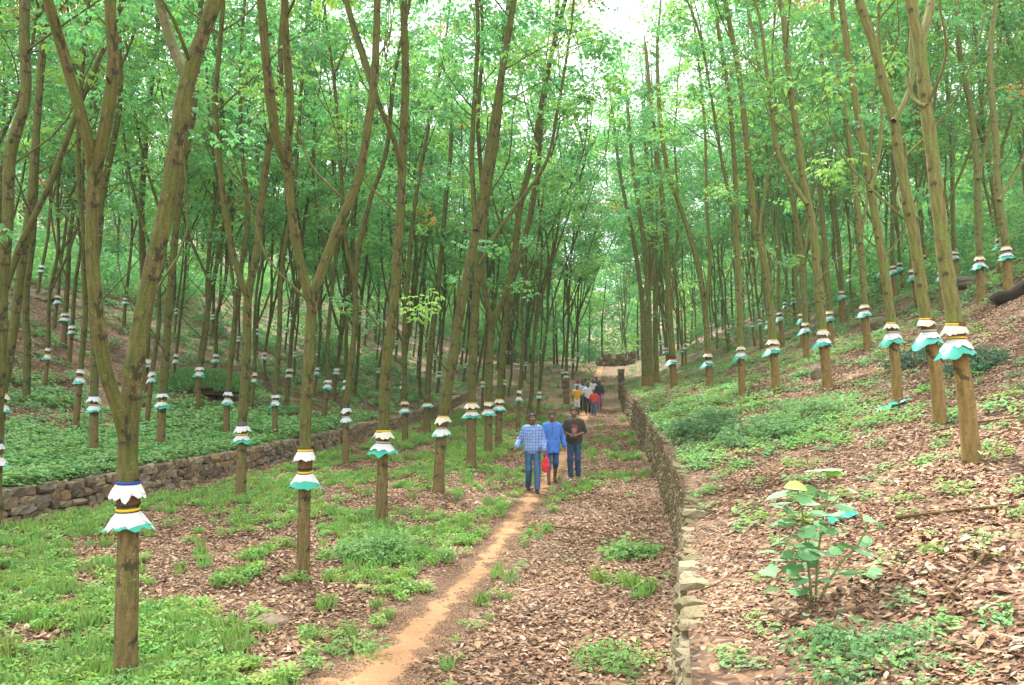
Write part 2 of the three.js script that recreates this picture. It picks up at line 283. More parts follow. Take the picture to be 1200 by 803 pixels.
// rain guards: plastic skirts tied round the trunk above and below the tapping cut
function skirtGeo(seed, h, flare, ruffle, flap = 0) { // for a trunk of radius 1 (scaled in x and z), h in metres
  const r = rng(seed), N = 40, R = 6, pos = [], idx = [], ph = [r() * 6, r() * 6, r() * 6];
  for (let j = 0; j <= R; j++) for (let i = 0; i <= N; i++) {
    const a = (i % N) / N * Math.PI * 2, t = j / R, w = Math.sin(a * 5 + ph[0]) * 0.3 + Math.sin(a * 7 + ph[1]) * 0.18 + Math.sin(a * 3 + ph[2]) * 0.45 + Math.sin(a * 2 + ph[1]) * 0.5 + 2.2 * noise(Math.cos(a) * 2.5 + ph[0], t * 3, Math.sin(a) * 2.5) + 1.3 * noise(Math.cos(a) * 7 + ph[1], t * 5, Math.sin(a) * 7), fl = flap * Math.max(0, Math.cos(a - Math.PI * 0.9)) ** 3;
    const rad = 1.04 + (flare - 1.04) * (t ** 0.85) * (1 + ruffle * w * t + fl), y = -h * t * (1 + 0.22 * w * t + 0.8 * fl * t);
    pos.push(Math.cos(a) * rad, y, Math.sin(a) * rad);
    if (j && i < N) { const q = (j - 1) * (N + 1) + i; idx.push(q, q + 1, q + N + 1, q + 1, q + N + 2, q + N + 1); }
  }
  const g = new THREE.BufferGeometry(); g.setAttribute('position', new THREE.Float32BufferAttribute(pos, 3)); g.setIndex(idx); const q = g.toNonIndexed(); q.computeVertexNormals(); return q;
}
const SIX = [1, 2, 3, 4, 5, 6], SK_UP = SIX.map(k => skirtGeo(k, 0.08 + 0.006 * k, 1.4 + 0.05 * k, 0.34)), SK_LOW = SIX.map(k => skirtGeo(k + 10, 0.085 + 0.006 * k, 1.7 + 0.04 * k, 0.26)), SK_TEAL = SIX.map(k => skirtGeo(k + 20, 0.07 + 0.008 * k, 1.95 + 0.07 * k, 0.24)), SK_FLAP = SIX.map(k => k + 30).map(k => skirtGeo(k, 0.13, 2.15, 0.16, 0.75));
const TAPE = new THREE.LatheGeometry([[1.02, 0], [1.07, 0.003], [1.075, 0.011], [1.07, 0.02], [1.02, 0.023]].map(p => new THREE.Vector2(...p)), 20);
const plastic = (c, rough = 0.42) => new THREE.MeshPhysicalMaterial({ color: c, roughness: rough, side: THREE.DoubleSide });
const PL = { white: plastic(rgb255(198, 200, 200), 0.6), cream: plastic(rgb255(200, 192, 176), 0.6), teal: plastic(rgb255(34, 152, 128)), tealB: plastic(rgb255(64, 168, 150)) };
const tapeMat = c => new THREE.MeshStandardMaterial({ color: c, roughness: 0.45 });
const TP = { blue: tapeMat(rgb255(24, 70, 160)), yellow: tapeMat(rgb255(224, 186, 34)), black: tapeMat(rgb255(34, 30, 28)), pale: tapeMat(rgb255(190, 180, 160)) };
const cutMat = new THREE.MeshStandardMaterial({ map: barkB, color: rgb255(236, 190, 146), roughness: 0.85 });

function addGuards(root, pt, r, g, rand) {
  const k = Math.floor(rand() * 6), put = (name, geo, m, y, s = 1) => { const o = part(name, geo, m, root); o.position.set(pt(y).x, y, pt(y).z); o.scale.set(r * s, 1, r * s); o.rotation.set((rand() - 0.5) * 0.09, g.flap ? (rand() - 0.5) * 0.5 : rand() * 6.28, (rand() - 0.5) * 0.09); return o; };
  const lo = g.y, up = g.y + g.gap;
  if (!g.onlyLow) { const u = put('rain_skirt', SK_UP[k], PL[g.cream ? 'cream' : 'white'], up); part('tape', TAPE, TP[g.tape1], u).position.y = 0.005; if (g.black) { put('tape', TAPE, TP.black, lo + 0.055); } }
  put('tapping_panel', TAPE_TALL, cutMat, lo + 0.05, 0.985);
  const w = put('rain_skirt', SK_LOW[(k + 1) % 6], PL.white, lo, 0.97); part('tape', TAPE, TP[g.tape2], w).position.y = 0.012;
  put('teal_skirt', (g.flap ? SK_FLAP : SK_TEAL)[(k + 2) % 6], k ? PL.teal : PL.tealB, lo - 0.055, 1);
}
const TAPE_TALL = new THREE.LatheGeometry([[1.0, 0], [1.04, 0.006], [1.04, 0.15], [1.0, 0.156]].map(p => new THREE.Vector2(...p)), 18);

const treeSpots = [];
function rubberTree(o) {
  // o: x, D, r, limbs [{pts (world), r0, r1, ext, lump}], guard, seed, label, group, side, top, crown
  const rand = rng(o.seed), foot = gp(o.x, o.D, -0.05), root = base('rubber_tree', foot, o.label, 'tree', o.group), mats = BARK[o.side];
  treeSpots.push([o.x, o.D]);
  const far = o.D > 30, radial = o.D < 12 ? 16 : o.D < 25 ? 11 : far ? 6 : 8, sprays = [], colors = [], top = o.top || 18, crown = o.crown || 7;
  let stemPt = null; const bands = o.guard ? o.guard.y - 0.03 : 0.5;
  o.limbs.forEach((L, li) => {
    let pts = L.pts.map(p => p.clone().sub(foot)); if (li === 0) pts[0].set(pts[0].x, -0.12, pts[0].z);
    let d = pts[pts.length - 1].clone().sub(pts[pts.length - 2]).normalize(); const nGiven = pts.length; let lenGiven = 0; for (let k = 1; k < pts.length; k++) lenGiven += pts[k].distanceTo(pts[k - 1]);
    if (L.ext !== false) { let p = pts[pts.length - 1]; const tp = top * (0.85 + 0.25 * rand()); while (p.y < tp) { d = d.clone().multiplyScalar(0.86).add(V((rand() - 0.5) * 0.4, 0.22, (rand() - 0.5) * 0.4)).normalize(); p = p.clone().addScaledVector(d, 1.3); pts.push(p); } }
    const c = new THREE.CatmullRomCurve3(pts, false, 'centripetal'), len = c.getLength(), n = Math.max(4, Math.round(len / (o.D < 15 ? 0.13 : far ? 0.9 : 0.35))), P = c.getSpacedPoints(n);
    const knots = []; for (let y = 0.4 + rand(); y < len; y += 0.7 + 1.1 * rand()) knots.push([y, 0.07 + 0.17 * rand(), 0.025 + 0.05 * rand()]);
    const tEnd = lenGiven / len, rad = t => { let r = t < tEnd ? lerp(L.r0, L.r1, t / tEnd) : lerp(L.r1, Math.min(L.r1, 0.018), (t - tEnd) / (1 - tEnd)); const s = t * len; if (li === 0) r *= 1 + 0.4 * Math.exp(-s / 0.2); if (!far) for (const [y, h, w] of knots) if (Math.abs(s - y) < 3 * w && (li || s > 1.9)) r *= 1 + h * Math.exp(-(((s - y) / w) ** 2)); return r; };
    if (li === 0) { // bare lower stem below the guards, mossier stem above
      const k = Math.max(1, P.findIndex(p => p.y > bands)); stemPt = y => { let j = P.findIndex(p => p.y > y); if (j < 1) j = 1; const a = P[j - 1], b = P[j], t = (y - a.y) / (b.y - a.y || 1); return a.clone().lerp(b, t); };
      const low = P.slice(0, k + 1), hi = P.slice(k);
      part('lower_stem', tube(low, t => rad(t * k / n), radial, { lump: far ? 0 : 0.1, seed: o.seed % 50 }), mats[o.bare === false ? 0 : 1], root);
      part('trunk', tube(hi, t => rad((k + t * (n - k)) / n) * 0.998, radial, { lump: far ? 0 : 0.14, seed: o.seed % 50 }), mats[0], root);
    } else part('limb', tube(P, rad, Math.max(5, radial - 2), { lump: far ? 0 : 0.12, seed: (o.seed + li) % 50 }), mats[0], root);
    if (L.bareOnly) return;
    if (o.D < 46) for (let k = 0; k < (far ? 2 : 3); k++) { // thin bare side shoots below the crown
      const p = c.getPointAt(clamp((2.6 + 4.5 * rand()) / len, 0.05, 0.9)); if (p.y < 2.4) continue; const a = rand() * 6.28, l = 0.7 + 1.6 * rand(), q = [p, p.clone().add(V(Math.cos(a) * l * 0.35, l * 0.35, Math.sin(a) * l * 0.35)), p.clone().add(V(Math.cos(a + 0.3) * l * 0.6, l * 0.8, Math.sin(a + 0.3) * l * 0.6)), p.clone().add(V(Math.cos(a + 0.2) * l * 0.75, l * 1.35, Math.sin(a) * l * 0.75))];
      part('shoot', tube(new THREE.CatmullRomCurve3(q).getSpacedPoints(9), t => lerp(0.02, 0.006, t), 5), mats[0], root);
      if (rand() < 0.6) for (let m = 0; m < 2; m++) { sprays.push(new THREE.Matrix4().compose(q[3].clone().add(V((rand() - 0.5) * 0.3, (rand() - 0.5) * 0.3, (rand() - 0.5) * 0.3)), new THREE.Quaternion().setFromEuler(new THREE.Euler(0, rand() * 6, 0)), V(1, 1, 1).multiplyScalar(0.7 + 0.3 * rand()))); colors.push(leafColor(rand)); }
    }
    // side branches and leaf sprays in the crown
    const twigs = [], up = V(0, 1, 0); let az = rand() * 6;
    for (let s = 0; s < len; s += (far ? 1.8 : 1.3) * (0.7 + 0.6 * rand())) {
      const p = c.getPointAt(s / len); if (p.y < crown + rand() * 1.2) continue;
      az += 2.4 + (rand() - 0.5); const k = (p.y - crown) / (top - crown), l = (o.spread || 1) * (1.1 + 1.9 * rand()) * (1.1 - 0.35 * clamp(k, 0, 1)), dir = V(Math.cos(az), 0.55 + 0.5 * rand(), Math.sin(az)).normalize();
      const q = [p]; let e = p, dd = dir; for (let m = 0; m < 3; m++) { dd = dd.clone().add(V((rand() - 0.5) * 0.4, -0.05 + (rand() - 0.5) * 0.3, (rand() - 0.5) * 0.4)).normalize(); e = e.clone().addScaledVector(dd, l / 3); q.push(e); }
      if (o.D < 60) twigs.push(tube(q, t => lerp(0.022, 0.006, t), 4));
      for (let m = 0; m < 4; m++) {
        if (p.y + foot.y > CAM_Y + 0.5 * o.D + 3.5 && rand() < 0.6) continue; // sprays above the view thinned out so more light reaches the ground
        const t = 0.3 + 0.7 * (m + rand()) / 4, f = t * 3, a = q[Math.min(2, Math.floor(f))], b = q[Math.min(3, Math.floor(f) + 1)], w = a.clone().lerp(b, f - Math.floor(f)).add(V((rand() - 0.5) * 0.5, (rand() - 0.5) * 0.4, (rand() - 0.5) * 0.5));
        sprays.push(new THREE.Matrix4().compose(w, Q.setFromEuler(new THREE.Euler((rand() - 0.5) * 0.8, rand() * 6.28, (rand() - 0.5) * 0.8)).clone(), V(1, 1, 1).multiplyScalar((far ? 1.2 : 1.0) * (0.8 + 0.5 * rand()) * (o.leafScale || 1)))); colors.push(leafColor(rand));
      }
    }
    if (twigs.length) { const b = part('branches', mergeGeometries(twigs), mats[0], root); b.userData.kind = 'stuff'; }
  });
  if (o.D < 24) for (let k = 0; k < 4; k++) { // broken-off branch stubs
    const L = o.limbs[Math.floor(rand() * o.limbs.length)], c = new THREE.CatmullRomCurve3(L.pts.map(p => p.clone().sub(foot))), t = 0.35 + 0.6 * rand(), p = c.getPointAt(t), a = rand() * 6.28, rr = lerp(L.r0, L.r1, t), d = V(Math.cos(a), 0.5, Math.sin(a)).normalize(), l = rr * 0.7 + 0.04 + 0.06 * rand() * rand(); if (p.y < 2.1) continue;
    part('branch_stub', tube([p, p.clone().addScaledVector(d, l * 0.6), p.clone().addScaledVector(d, l), p.clone().addScaledVector(d, l + 0.004)], t2 => (t2 > 0.9 ? 0.002 : rr * (0.42 - 0.14 * t2)), 8), mats[0], root);
  }
  if (o.guard) addGuards(root, stemPt, o.guard.r || o.r * 0.98, o.guard, rand);
  if (sprays.length) instanced('crown', SPRAYS[o.seed % 4], leafMat, sprays, colors, root);
  return root;
}
// guard of the trees, heights above the tree's foot
const guardOf = (rand, side, more = {}) => ({ y: 1.28 + 0.38 * rand(), gap: 0.17 + 0.1 * rand(), tape1: side === 'left' && rand() < 0.5 ? 'blue' : rand() < 0.4 ? 'yellow' : 'pale', tape2: rand() < 0.45 ? 'yellow' : 'pale', flap: side === 'right', cream: side === 'right' || rand() < 0.4, ...more });
// limb from measured points, with a drift in depth along it so that it is a limb in the round
function limbAt(px, D, r0, r1, drift = 0, more = {}) { const n = px.length - 1; return { pts: px.map((p, i) => at(p[0], p[1], D + drift * i / n)), r0, r1, ...more }; }

function heroTree(px, py, D, o) {
  const w = at(px, py, D), rand = rng(o.seed + 500), side = o.side || 'left';
  return rubberTree({ x: w.x, D, side, limbs: o.limbs, r: o.r, seed: o.seed, label: o.label, group: o.group, top: o.top, crown: o.crown, bare: o.bare, spread: side === 'right' ? 1.5 : 1.25, leafScale: o.leafScale, guard: o.guard === null ? null : { ...guardOf(rand, side), ...o.guard } });
}
// ---- the row left of the path
heroTree(147, 790, 6.7, { seed: 11, r: 0.1, crown: 7.5, label: 'thick mossy rubber tree forking low just above blue and yellow taped rain guards', guard: { y: 1.5, gap: 0.24, tape1: 'blue', tape2: 'yellow', black: true, cream: false, r: 0.095 }, limbs: [
  limbAt([[147, 790], [149, 700], [150, 600], [150, 535], [152, 492], [156, 440], [162, 400], [173, 340], [187, 280], [200, 215], [220, 95], [243, 25], [262, -40]], 6.7, 0.094, 0.064, 0.5),
  limbAt([[148, 515], [136, 472], [125, 440], [118, 400], [108, 300], [111, 205], [120, 165], [133, 75], [129, 5], [136, -60]], 6.7, 0.062, 0.04, -0.7),
  limbAt([[110, 215], [104, 170], [75, 65], [56, 0], [40, -60]], 6.4, 0.046, 0.036, -0.8),
  limbAt([[221, 95], [203, 55], [186, 0], [176, -60]], 7.1, 0.055, 0.04, 0.9)] });
heroTree(355, 675, 9.9, { seed: 12, r: 0.09, crown: 8, label: 'tall two-armed rubber tree with wide teal rain skirt standing near the path bend', guard: { y: 1.36, gap: 0.28, tape1: 'yellow', r: 0.092, black: true }, limbs: [
  limbAt([[355, 675], [357, 560], [359, 470], [363, 400], [367, 352], [380, 310], [396, 268], [420, 208], [432, 140], [438, 98], [441, 45], [442, 0], [445, -60]], 9.9, 0.083, 0.045, 0.8),
  limbAt([[365, 360], [354, 318], [345, 270], [337, 190], [340, 125], [337, 75], [334, 20], [336, -50]], 9.9, 0.06, 0.042, -0.6),
  limbAt([[337, 195], [325, 165], [315, 100], [306, 0], [303, -60]], 9.6, 0.06, 0.045, -0.8),
  limbAt([[437, 105], [425, 68], [407, 8], [400, -40]], 10.5, 0.04, 0.03, 0.6)] });
heroTree(447, 612, 13.4, { seed: 13, r: 0.115, crown: 8.5, label: 'straight single-stemmed rubber tree with a white upper skirt beside the grass by the path', guard: { y: 1.42, gap: 0.2, tape1: 'yellow', r: 0.118, cream: true }, limbs: [
  limbAt([[447, 612], [449, 505], [453, 425], [460, 370], [467, 280], [470, 235], [471, 190], [475, 95], [473, 0], [474, -60]], 13.4, 0.1, 0.062, 0.3),
  limbAt([[470, 200], [462, 165], [445, 125], [425, 60], [406, 0], [398, -40]], 13.4, 0.045, 0.035, -1.2)] });
heroTree(513, 578, 16.5, { seed: 14, r: 0.112, crown: 8.5, label: 'rubber tree leaning over the path with a broken snag on its stem', guard: { y: 1.42, gap: 0.26, tape1: 'yellow', r: 0.11, cream: true }, limbs: [
  limbAt([[513, 578], [518, 500], [530, 425], [541, 355], [550, 310], [560, 262], [571, 190], [586, 98], [596, 38], [606, -30]], 16.5, 0.118, 0.07, 0.8),
  limbAt([[557, 270], [555, 235], [553, 180], [557, 100], [560, 30], [556, -40]], 16.8, 0.06, 0.045, 1.2),
  limbAt([[537, 365], [537, 345], [539, 318]], 16.5, 0.04, 0.02, 0, { ext: false, bareOnly: true })] });
heroTree(552, 550, 20.5, { seed: 15, r: 0.13, label: 'slim upright rubber tree with flat white and teal skirts between two leaning trees', guard: { y: 1.55, gap: 0.22, tape1: 'yellow', cream: true, r: 0.125 }, limbs: [
  limbAt([[552, 550], [553, 450], [556, 380], [560, 320], [566, 260], [583, 150], [590, 60], [600, -20]], 20.5, 0.13, 0.07, 0.6),
  limbAt([[562, 310], [590, 262], [615, 228], [640, 190], [655, 120], [668, 40], [675, -20]], 20.5, 0.05, 0.035, 1.5)] });
heroTree(572, 535, 23.5, { seed: 16, r: 0.12, label: 'rubber tree forking in a wide curve with one arm over the path', guard: { y: 1.5, gap: 0.24, tape1: 'yellow', cream: true }, limbs: [
  limbAt([[572, 535], [573, 450], [575, 400], [578, 378], [592, 345], [602, 305], [610, 240], [625, 180], [640, 90], [660, 10]], 23.5, 0.12, 0.075, 0.8),
  limbAt([[577, 382], [568, 340], [563, 290], [565, 230], [560, 140], [566, 40], [560, -20]], 23.5, 0.08, 0.05, -1)] });
heroTree(584, 525, 26, { seed: 17, r: 0.12, label: 'rubber tree whose rain guards are held by cream skirts close behind the curved fork', guard: { y: 1.5, gap: 0.22, tape1: 'yellow', cream: true }, limbs: [
  limbAt([[584, 525], [586, 450], [592, 390], [598, 340], [612, 290], [628, 220], [636, 130], [650, 40], [655, -10]], 26, 0.12, 0.06, 0.8),
  limbAt([[594, 375], [608, 340], [622, 310], [626, 298]], 26, 0.035, 0.02, -1.5, { ext: false, bareOnly: true })] });
// ---- second row, between the row by the path and the dry stone wall
heroTree(282, 583, 16, { seed: 18, r: 0.105, label: 'forked rubber tree with blue taped guard in front of the dry stone wall', guard: { y: 1.36, gap: 0.2, tape1: 'blue', cream: false }, limbs: [
  limbAt([[282, 583], [284, 500], [288, 425], [290, 370], [291, 342], [300, 300], [305, 250], [314, 178], [326, 115], [330, 40], [335, -20]], 16, 0.105, 0.06, 0.9),
  limbAt([[290, 350], [274, 300], [260, 215], [252, 125], [258, 50], [262, -20]], 16, 0.065, 0.045, -0.8)] });
heroTree(405, 545, 21.4, { seed: 19, r: 0.095, label: 'thin pale rubber tree with blue tape standing clear of the dry stone wall', guard: { y: 1.35, gap: 0.26, tape1: 'blue', cream: false }, limbs: [
  limbAt([[405, 545], [406, 480], [412, 420], [417, 370], [417, 320], [432, 240], [452, 180], [462, 90], [480, 0]], 21.4, 0.095, 0.05, 0.8),
  limbAt([[416, 330], [405, 280], [400, 200], [392, 100], [380, 0]], 21.4, 0.05, 0.035, -0.8)] });
heroTree(475, 520, 27.5, { seed: 20, r: 0.11, label: 'thin rubber tree beside the dry stone wall with small white guards', guard: { y: 1.3, gap: 0.24, tape1: 'yellow' }, limbs: [
  limbAt([[475, 520], [474, 450], [474, 390], [480, 300], [486, 240], [500, 160], [520, 60]], 27.5, 0.11, 0.05, 0.6)] });
heroTree(500, 508, 32, { seed: 21, r: 0.14, label: 'rubber tree with a single teal skirt and no upper guard', guard: { y: 1.35, gap: 0.24, onlyLow: true, tape1: 'yellow' }, limbs: [
  limbAt([[500, 508], [502, 440], [508, 380], [516, 310], [522, 240], [528, 180], [530, 60]], 32, 0.14, 0.06, 0.6)] });
// ---- above the dry stone wall
const LG = 'rubber trees on the green slope above the dry stone wall';
heroTree(110, 540, 18.4, { seed: 22, r: 0.098, label: 'rubber tree with blue tape in the green ground cover behind the thick forked tree', guard: { y: 1.25, gap: 0.22, tape1: 'blue', cream: false }, limbs: [limbAt([[110, 540], [110, 470], [111, 420], [108, 340], [118, 240], [140, 120], [138, 0]], 18.4, 0.098, 0.06, 0.5), limbAt([[111, 330], [95, 250], [92, 150], [100, 40]], 18.4, 0.06, 0.04, -0.7)] });
heroTree(188, 527, 20.3, { seed: 23, r: 0.1, label: 'long-stemmed rubber tree with blue tape rising from the green cover behind the wall', guard: { y: 1.3, gap: 0.22, tape1: 'blue', cream: false }, limbs: [limbAt([[188, 527], [190, 465], [194, 420], [198, 360], [205, 280], [216, 190], [228, 120], [236, 0]], 20.3, 0.11, 0.07, 0.5)] });
heroTree(265, 508, 23.6, { seed: 24, r: 0.095, label: 'rubber tree close behind the wall with a round boulder at its foot', guard: { y: 1.2, gap: 0.22, tape1: 'blue', cream: false }, limbs: [limbAt([[265, 508], [267, 460], [273, 400], [280, 330], [290, 260], [282, 150], [285, 20]], 23.6, 0.095, 0.05, 0.5), limbAt([[276, 370], [272, 320], [262, 250], [248, 170], [240, 60]], 23.6, 0.05, 0.035, 0.9)] });
heroTree(322, 507, 24, { seed: 25, r: 0.09, label: 'slender rubber tree behind the wall where the stones run low', guard: { y: 1.2, gap: 0.2, tape1: 'blue', cream: false }, limbs: [limbAt([[322, 507], [323, 460], [327, 400], [330, 320], [345, 220], [352, 120], [360, 20]], 24, 0.09, 0.045, 0.5)] });
heroTree(30, 484, 24, { seed: 26, r: 0.11, guard: null, bare: false, label: 'unguarded rubber tree standing in the deep green cover behind the wall', limbs: [limbAt([[30, 484], [32, 410], [30, 350], [38, 280], [42, 200], [46, 100], [50, 0]], 24, 0.11, 0.07, 0.4)] });
heroTree(168, 472, 30, { seed: 27, r: 0.15, label: 'stout rubber tree at the upper edge of the green cover', guard: { y: 1.3, gap: 0.2, tape1: 'yellow', r: 0.15 }, limbs: [limbAt([[168, 472], [170, 430], [172, 380], [168, 320], [166, 240], [172, 150], [186, 20]], 30, 0.15, 0.09, 0.4)] });
heroTree(230, 470, 31.5, { seed: 28, r: 0.11, label: 'leaning rubber tree beside the smooth grassy mound', guard: { y: 1.28, gap: 0.2, tape1: 'yellow' }, limbs: [limbAt([[230, 470], [234, 425], [244, 360], [254, 310], [268, 230], [280, 140], [300, 30]], 31.5, 0.12, 0.06, 0.5)] });
heroTree(74, 405, 34, { seed: 29, r: 0.14, label: 'rubber tree on the brown leafy hillside below the dark rock ledge', guard: { y: 1.35, gap: 0.2, tape1: 'yellow' }, limbs: [limbAt([[74, 405], [77, 360], [80, 310], [82, 270], [100, 180], [112, 80]], 34, 0.14, 0.06, 0.5), limbAt([[79, 330], [66, 290], [58, 220], [70, 120]], 34, 0.05, 0.04, 0.8)] });
heroTree(-6, 600, 12.6, { seed: 30, r: 0.1, label: 'rubber tree by the lowest end of the dry stone wall with blue tape', guard: { y: 1.25, gap: 0.22, tape1: 'blue' }, limbs: [limbAt([[-6, 600], [-5, 500], [0, 420], [2, 330], [8, 270], [12, 180], [29, 118], [28, 40], [28, -30]], 12.6, 0.105, 0.08, 0.3)] });
heroTree(-2, 560, 16.5, { seed: 31, r: 0.1, label: 'rubber tree with a pale slanting arm behind the wall', guard: { y: 1.3, gap: 0.22, tape1: 'yellow' }, limbs: [limbAt([[-2, 560], [0, 480], [10, 420], [18, 370], [25, 310], [34, 250], [44, 130], [50, 10]], 16.5, 0.1, 0.07, 0.3), limbAt([[4, 345], [25, 285], [60, 212], [95, 118], [125, 48], [150, -20]], 16.2, 0.07, 0.045, -0.6)] });
// ---- right slope
heroTree(1140, 545, 9, { side: 'right', seed: 41, r: 0.112, crown: 6.6, label: 'tall bare-stemmed rubber tree with drooping teal skirt, first of three close together', guard: { y: 1.5, gap: 0.17, tape1: 'yellow', r: 0.097 }, limbs: [
  limbAt([[1140, 545], [1133, 470], [1122, 400], [1115, 350], [1105, 285], [1095, 200], [1085, 120], [1077, 50], [1067, 0], [1058, -60]], 9, 0.096, 0.06, 0.4),
  limbAt([[1086, 125], [1073, 118], [1062, 90]], 9.2, 0.035, 0.02, 0.3, { ext: false, bareOnly: true }),
  limbAt([[1078, 55], [1090, 10], [1098, -50]], 9.3, 0.06, 0.045, 0.5)] });
heroTree(1103, 503, 11.5, { side: 'right', seed: 42, r: 0.105, crown: 6.6, label: 'rubber tree with white capped guard, middle of three close together', guard: { y: 1.44, gap: 0.18, tape1: 'yellow', r: 0.097 }, limbs: [
  limbAt([[1103, 503], [1096, 430], [1085, 370], [1072, 280], [1057, 200], [1047, 140], [1035, 95], [1020, 40], [1007, 0], [995, -50]], 11.5, 0.096, 0.06, 0.4),
  limbAt([[1047, 142], [1060, 120], [1069, 90], [1068, 50], [1075, -20]], 11.6, 0.045, 0.03, 0.6)] });
heroTree(1053, 478, 14.8, { side: 'right', seed: 43, r: 0.105, crown: 6.2, label: 'rubber tree with a teal scrap of plastic lying round its foot', guard: { y: 1.38, gap: 0.18, tape1: 'yellow', r: 0.097 }, limbs: [
  limbAt([[1053, 478], [1049, 420], [1044, 370], [1032, 290], [1020, 220], [1007, 145], [997, 85], [987, 10], [980, -40]], 14.8, 0.096, 0.058, 0.4),
  limbAt([[1020, 225], [1030, 180], [1034, 110], [1030, 30]], 14.8, 0.04, 0.03, 0.8)] });
const RROW = 'rubber trees in a line along the right slope above the retaining wall';
heroTree(971, 470, 19.5, { side: 'right', seed: 44, r: 0.11, crown: 6, label: 'rubber tree next to the green bushes, with an arm swinging out towards the path', guard: { y: 1.4, gap: 0.2, tape1: 'yellow' }, limbs: [
  limbAt([[971, 470], [968, 430], [964, 385], [957, 310], [952, 260], [946, 235], [937, 175], [925, 90], [915, 0]], 19.5, 0.125, 0.07, 0.4), limbAt([[946, 240], [930, 215], [912, 180], [903, 120], [890, 20]], 19.5, 0.06, 0.04, 1.2)] });
heroTree(910, 462, 22.5, { side: 'right', seed: 45, r: 0.12, crown: 5.5, label: 'rubber tree above the bushy part of the retaining wall with a drooping teal flap', guard: { y: 1.42, gap: 0.2, tape1: 'yellow' }, limbs: [
  limbAt([[910, 462], [906, 400], [901, 340], [892, 290], [885, 262], [877, 190], [868, 100], [850, 0]], 22.5, 0.125, 0.07, 0.4), limbAt([[889, 275], [897, 220], [910, 150], [905, 60]], 22.5, 0.045, 0.03, 0.8)] });
heroTree(870, 458, 24.5, { side: 'right', seed: 46, r: 0.105, crown: 5.5, label: 'straight rubber tree with leafy shoots low on its stem above the retaining wall', guard: { y: 1.45, gap: 0.18, tape1: 'yellow' }, limbs: [
  limbAt([[870, 458], [868, 400], [866, 330], [863, 280], [862, 220], [855, 120], [840, 20]], 24.5, 0.11, 0.06, 0.4), limbAt([[863, 260], [850, 210], [838, 140], [820, 40]], 24.5, 0.05, 0.04, -1)] });
heroTree(832, 448, 32, { side: 'right', seed: 47, r: 0.13, crown: 6, label: 'rubber tree with two stacked teal flaps standing where the slope bushes end', guard: { y: 1.2, gap: 0.3, tape1: 'yellow' }, limbs: [
  limbAt([[832, 448], [829, 400], [826, 360], [818, 310], [800, 250], [785, 210], [776, 160], [770, 60]], 32, 0.14, 0.07, 0.4), limbAt([[826, 370], [832, 310], [828, 240], [826, 150], [815, 40]], 32, 0.08, 0.05, -1)] });
heroTree(790, 455, 37, { side: 'right', seed: 48, r: 0.16, crown: 6, label: 'stout orange-footed rubber tree near the square post at the wall end', guard: { y: 1.45, gap: 0.2, tape1: 'yellow', onlyLow: true }, limbs: [
  limbAt([[790, 455], [787, 400], [784, 360], [782, 300], [776, 230], [765, 140], [755, 40]], 37, 0.17, 0.08, 0.4), limbAt([[785, 380], [790, 320], [795, 250], [790, 150]], 37, 0.08, 0.05, 1)] });
for (const [k, px, py, D] of [[0, 756, 450, 44], [1, 763, 456, 42], [2, 770, 452, 45], [3, 760, 448, 48]]) heroTree(px, py, D, { side: 'right', seed: 50 + k, r: 0.16, crown: 6, guard: null, label: 'rubber tree in the tight clump of stems behind the square post', group: 'clump of rubber stems behind the square post', limbs: [
  limbAt([[px, py], [px - 2, 400], [px - 4 + k, 350], [px - 14 + 5 * k, 280], [px - 30 + 9 * k, 200], [px - 42 + 12 * k, 100]], D, 0.17, 0.07, 0.5), limbAt([[px - 4, 360], [px + 6, 290], [px + 8 - 3 * k, 190], [px, 80]], D, 0.08, 0.05, 1)] });
// higher up the right slope
for (const [px, py, D, seed, label, l] of [
  [1182, 350, 24, 61, 'forked rubber tree standing just above the dark fallen log', [[[1182, 350], [1179, 290], [1170, 228], [1166, 150], [1160, 80], [1168, 0]], [[1171, 235], [1186, 210], [1200, 185], [1215, 120]]]],
  [1150, 336, 26, 62, 'slim rubber tree with teal flap between the mossy rock and the fallen log', [[[1150, 336], [1147, 280], [1145, 200], [1138, 130], [1125, 60], [1120, -10]], [[1146, 210], [1156, 170], [1165, 100]]]],
  [1017, 393, 26, 63, 'rubber tree above the mossy boulders with a bright teal flap', [[[1017, 393], [1012, 340], [1008, 280], [1000, 200], [985, 100], [975, 0]], [[1008, 285], [1018, 220], [1022, 140]]]],
  [1049, 340, 38, 64, 'thin rubber tree high on the right slope behind the mossy boulders', [[[1049, 340], [1046, 300], [1046, 240], [1045, 150], [1035, 60]]]],
  [1120, 300, 36, 65, 'rubber tree with a white guard high behind the tall bare stems', [[[1120, 300], [1117, 260], [1116, 200], [1110, 100], [1100, 20]]]],
  [945, 400, 30, 66, 'crooked rubber tree with a teal flap uphill of the green bushes', [[[945, 400], [943, 350], [940, 300], [930, 240], [915, 180], [890, 80]], [[941, 310], [950, 250], [952, 160]]]],
  [973, 396, 31, 67, 'upright rubber tree beside the crooked one uphill of the bushes', [[[973, 396], [971, 350], [966, 280], [960, 200], [965, 100], [958, 20]]]],
  [988, 352, 40, 68, 'small rubber tree with pale guard far up the right slope', [[[988, 352], [986, 325], [982, 270], [970, 200], [960, 100]]]],
]) heroTree(px, py, D, { side: 'right', seed, r: 0.12, crown: 5.5, label, guard: { y: 1.4, gap: 0.2, tape1: 'yellow' }, limbs: l.map((q, i) => limbAt(q, D, i ? 0.06 : 0.13, i ? 0.04 : 0.07, i ? 0.9 : 0.4)) });

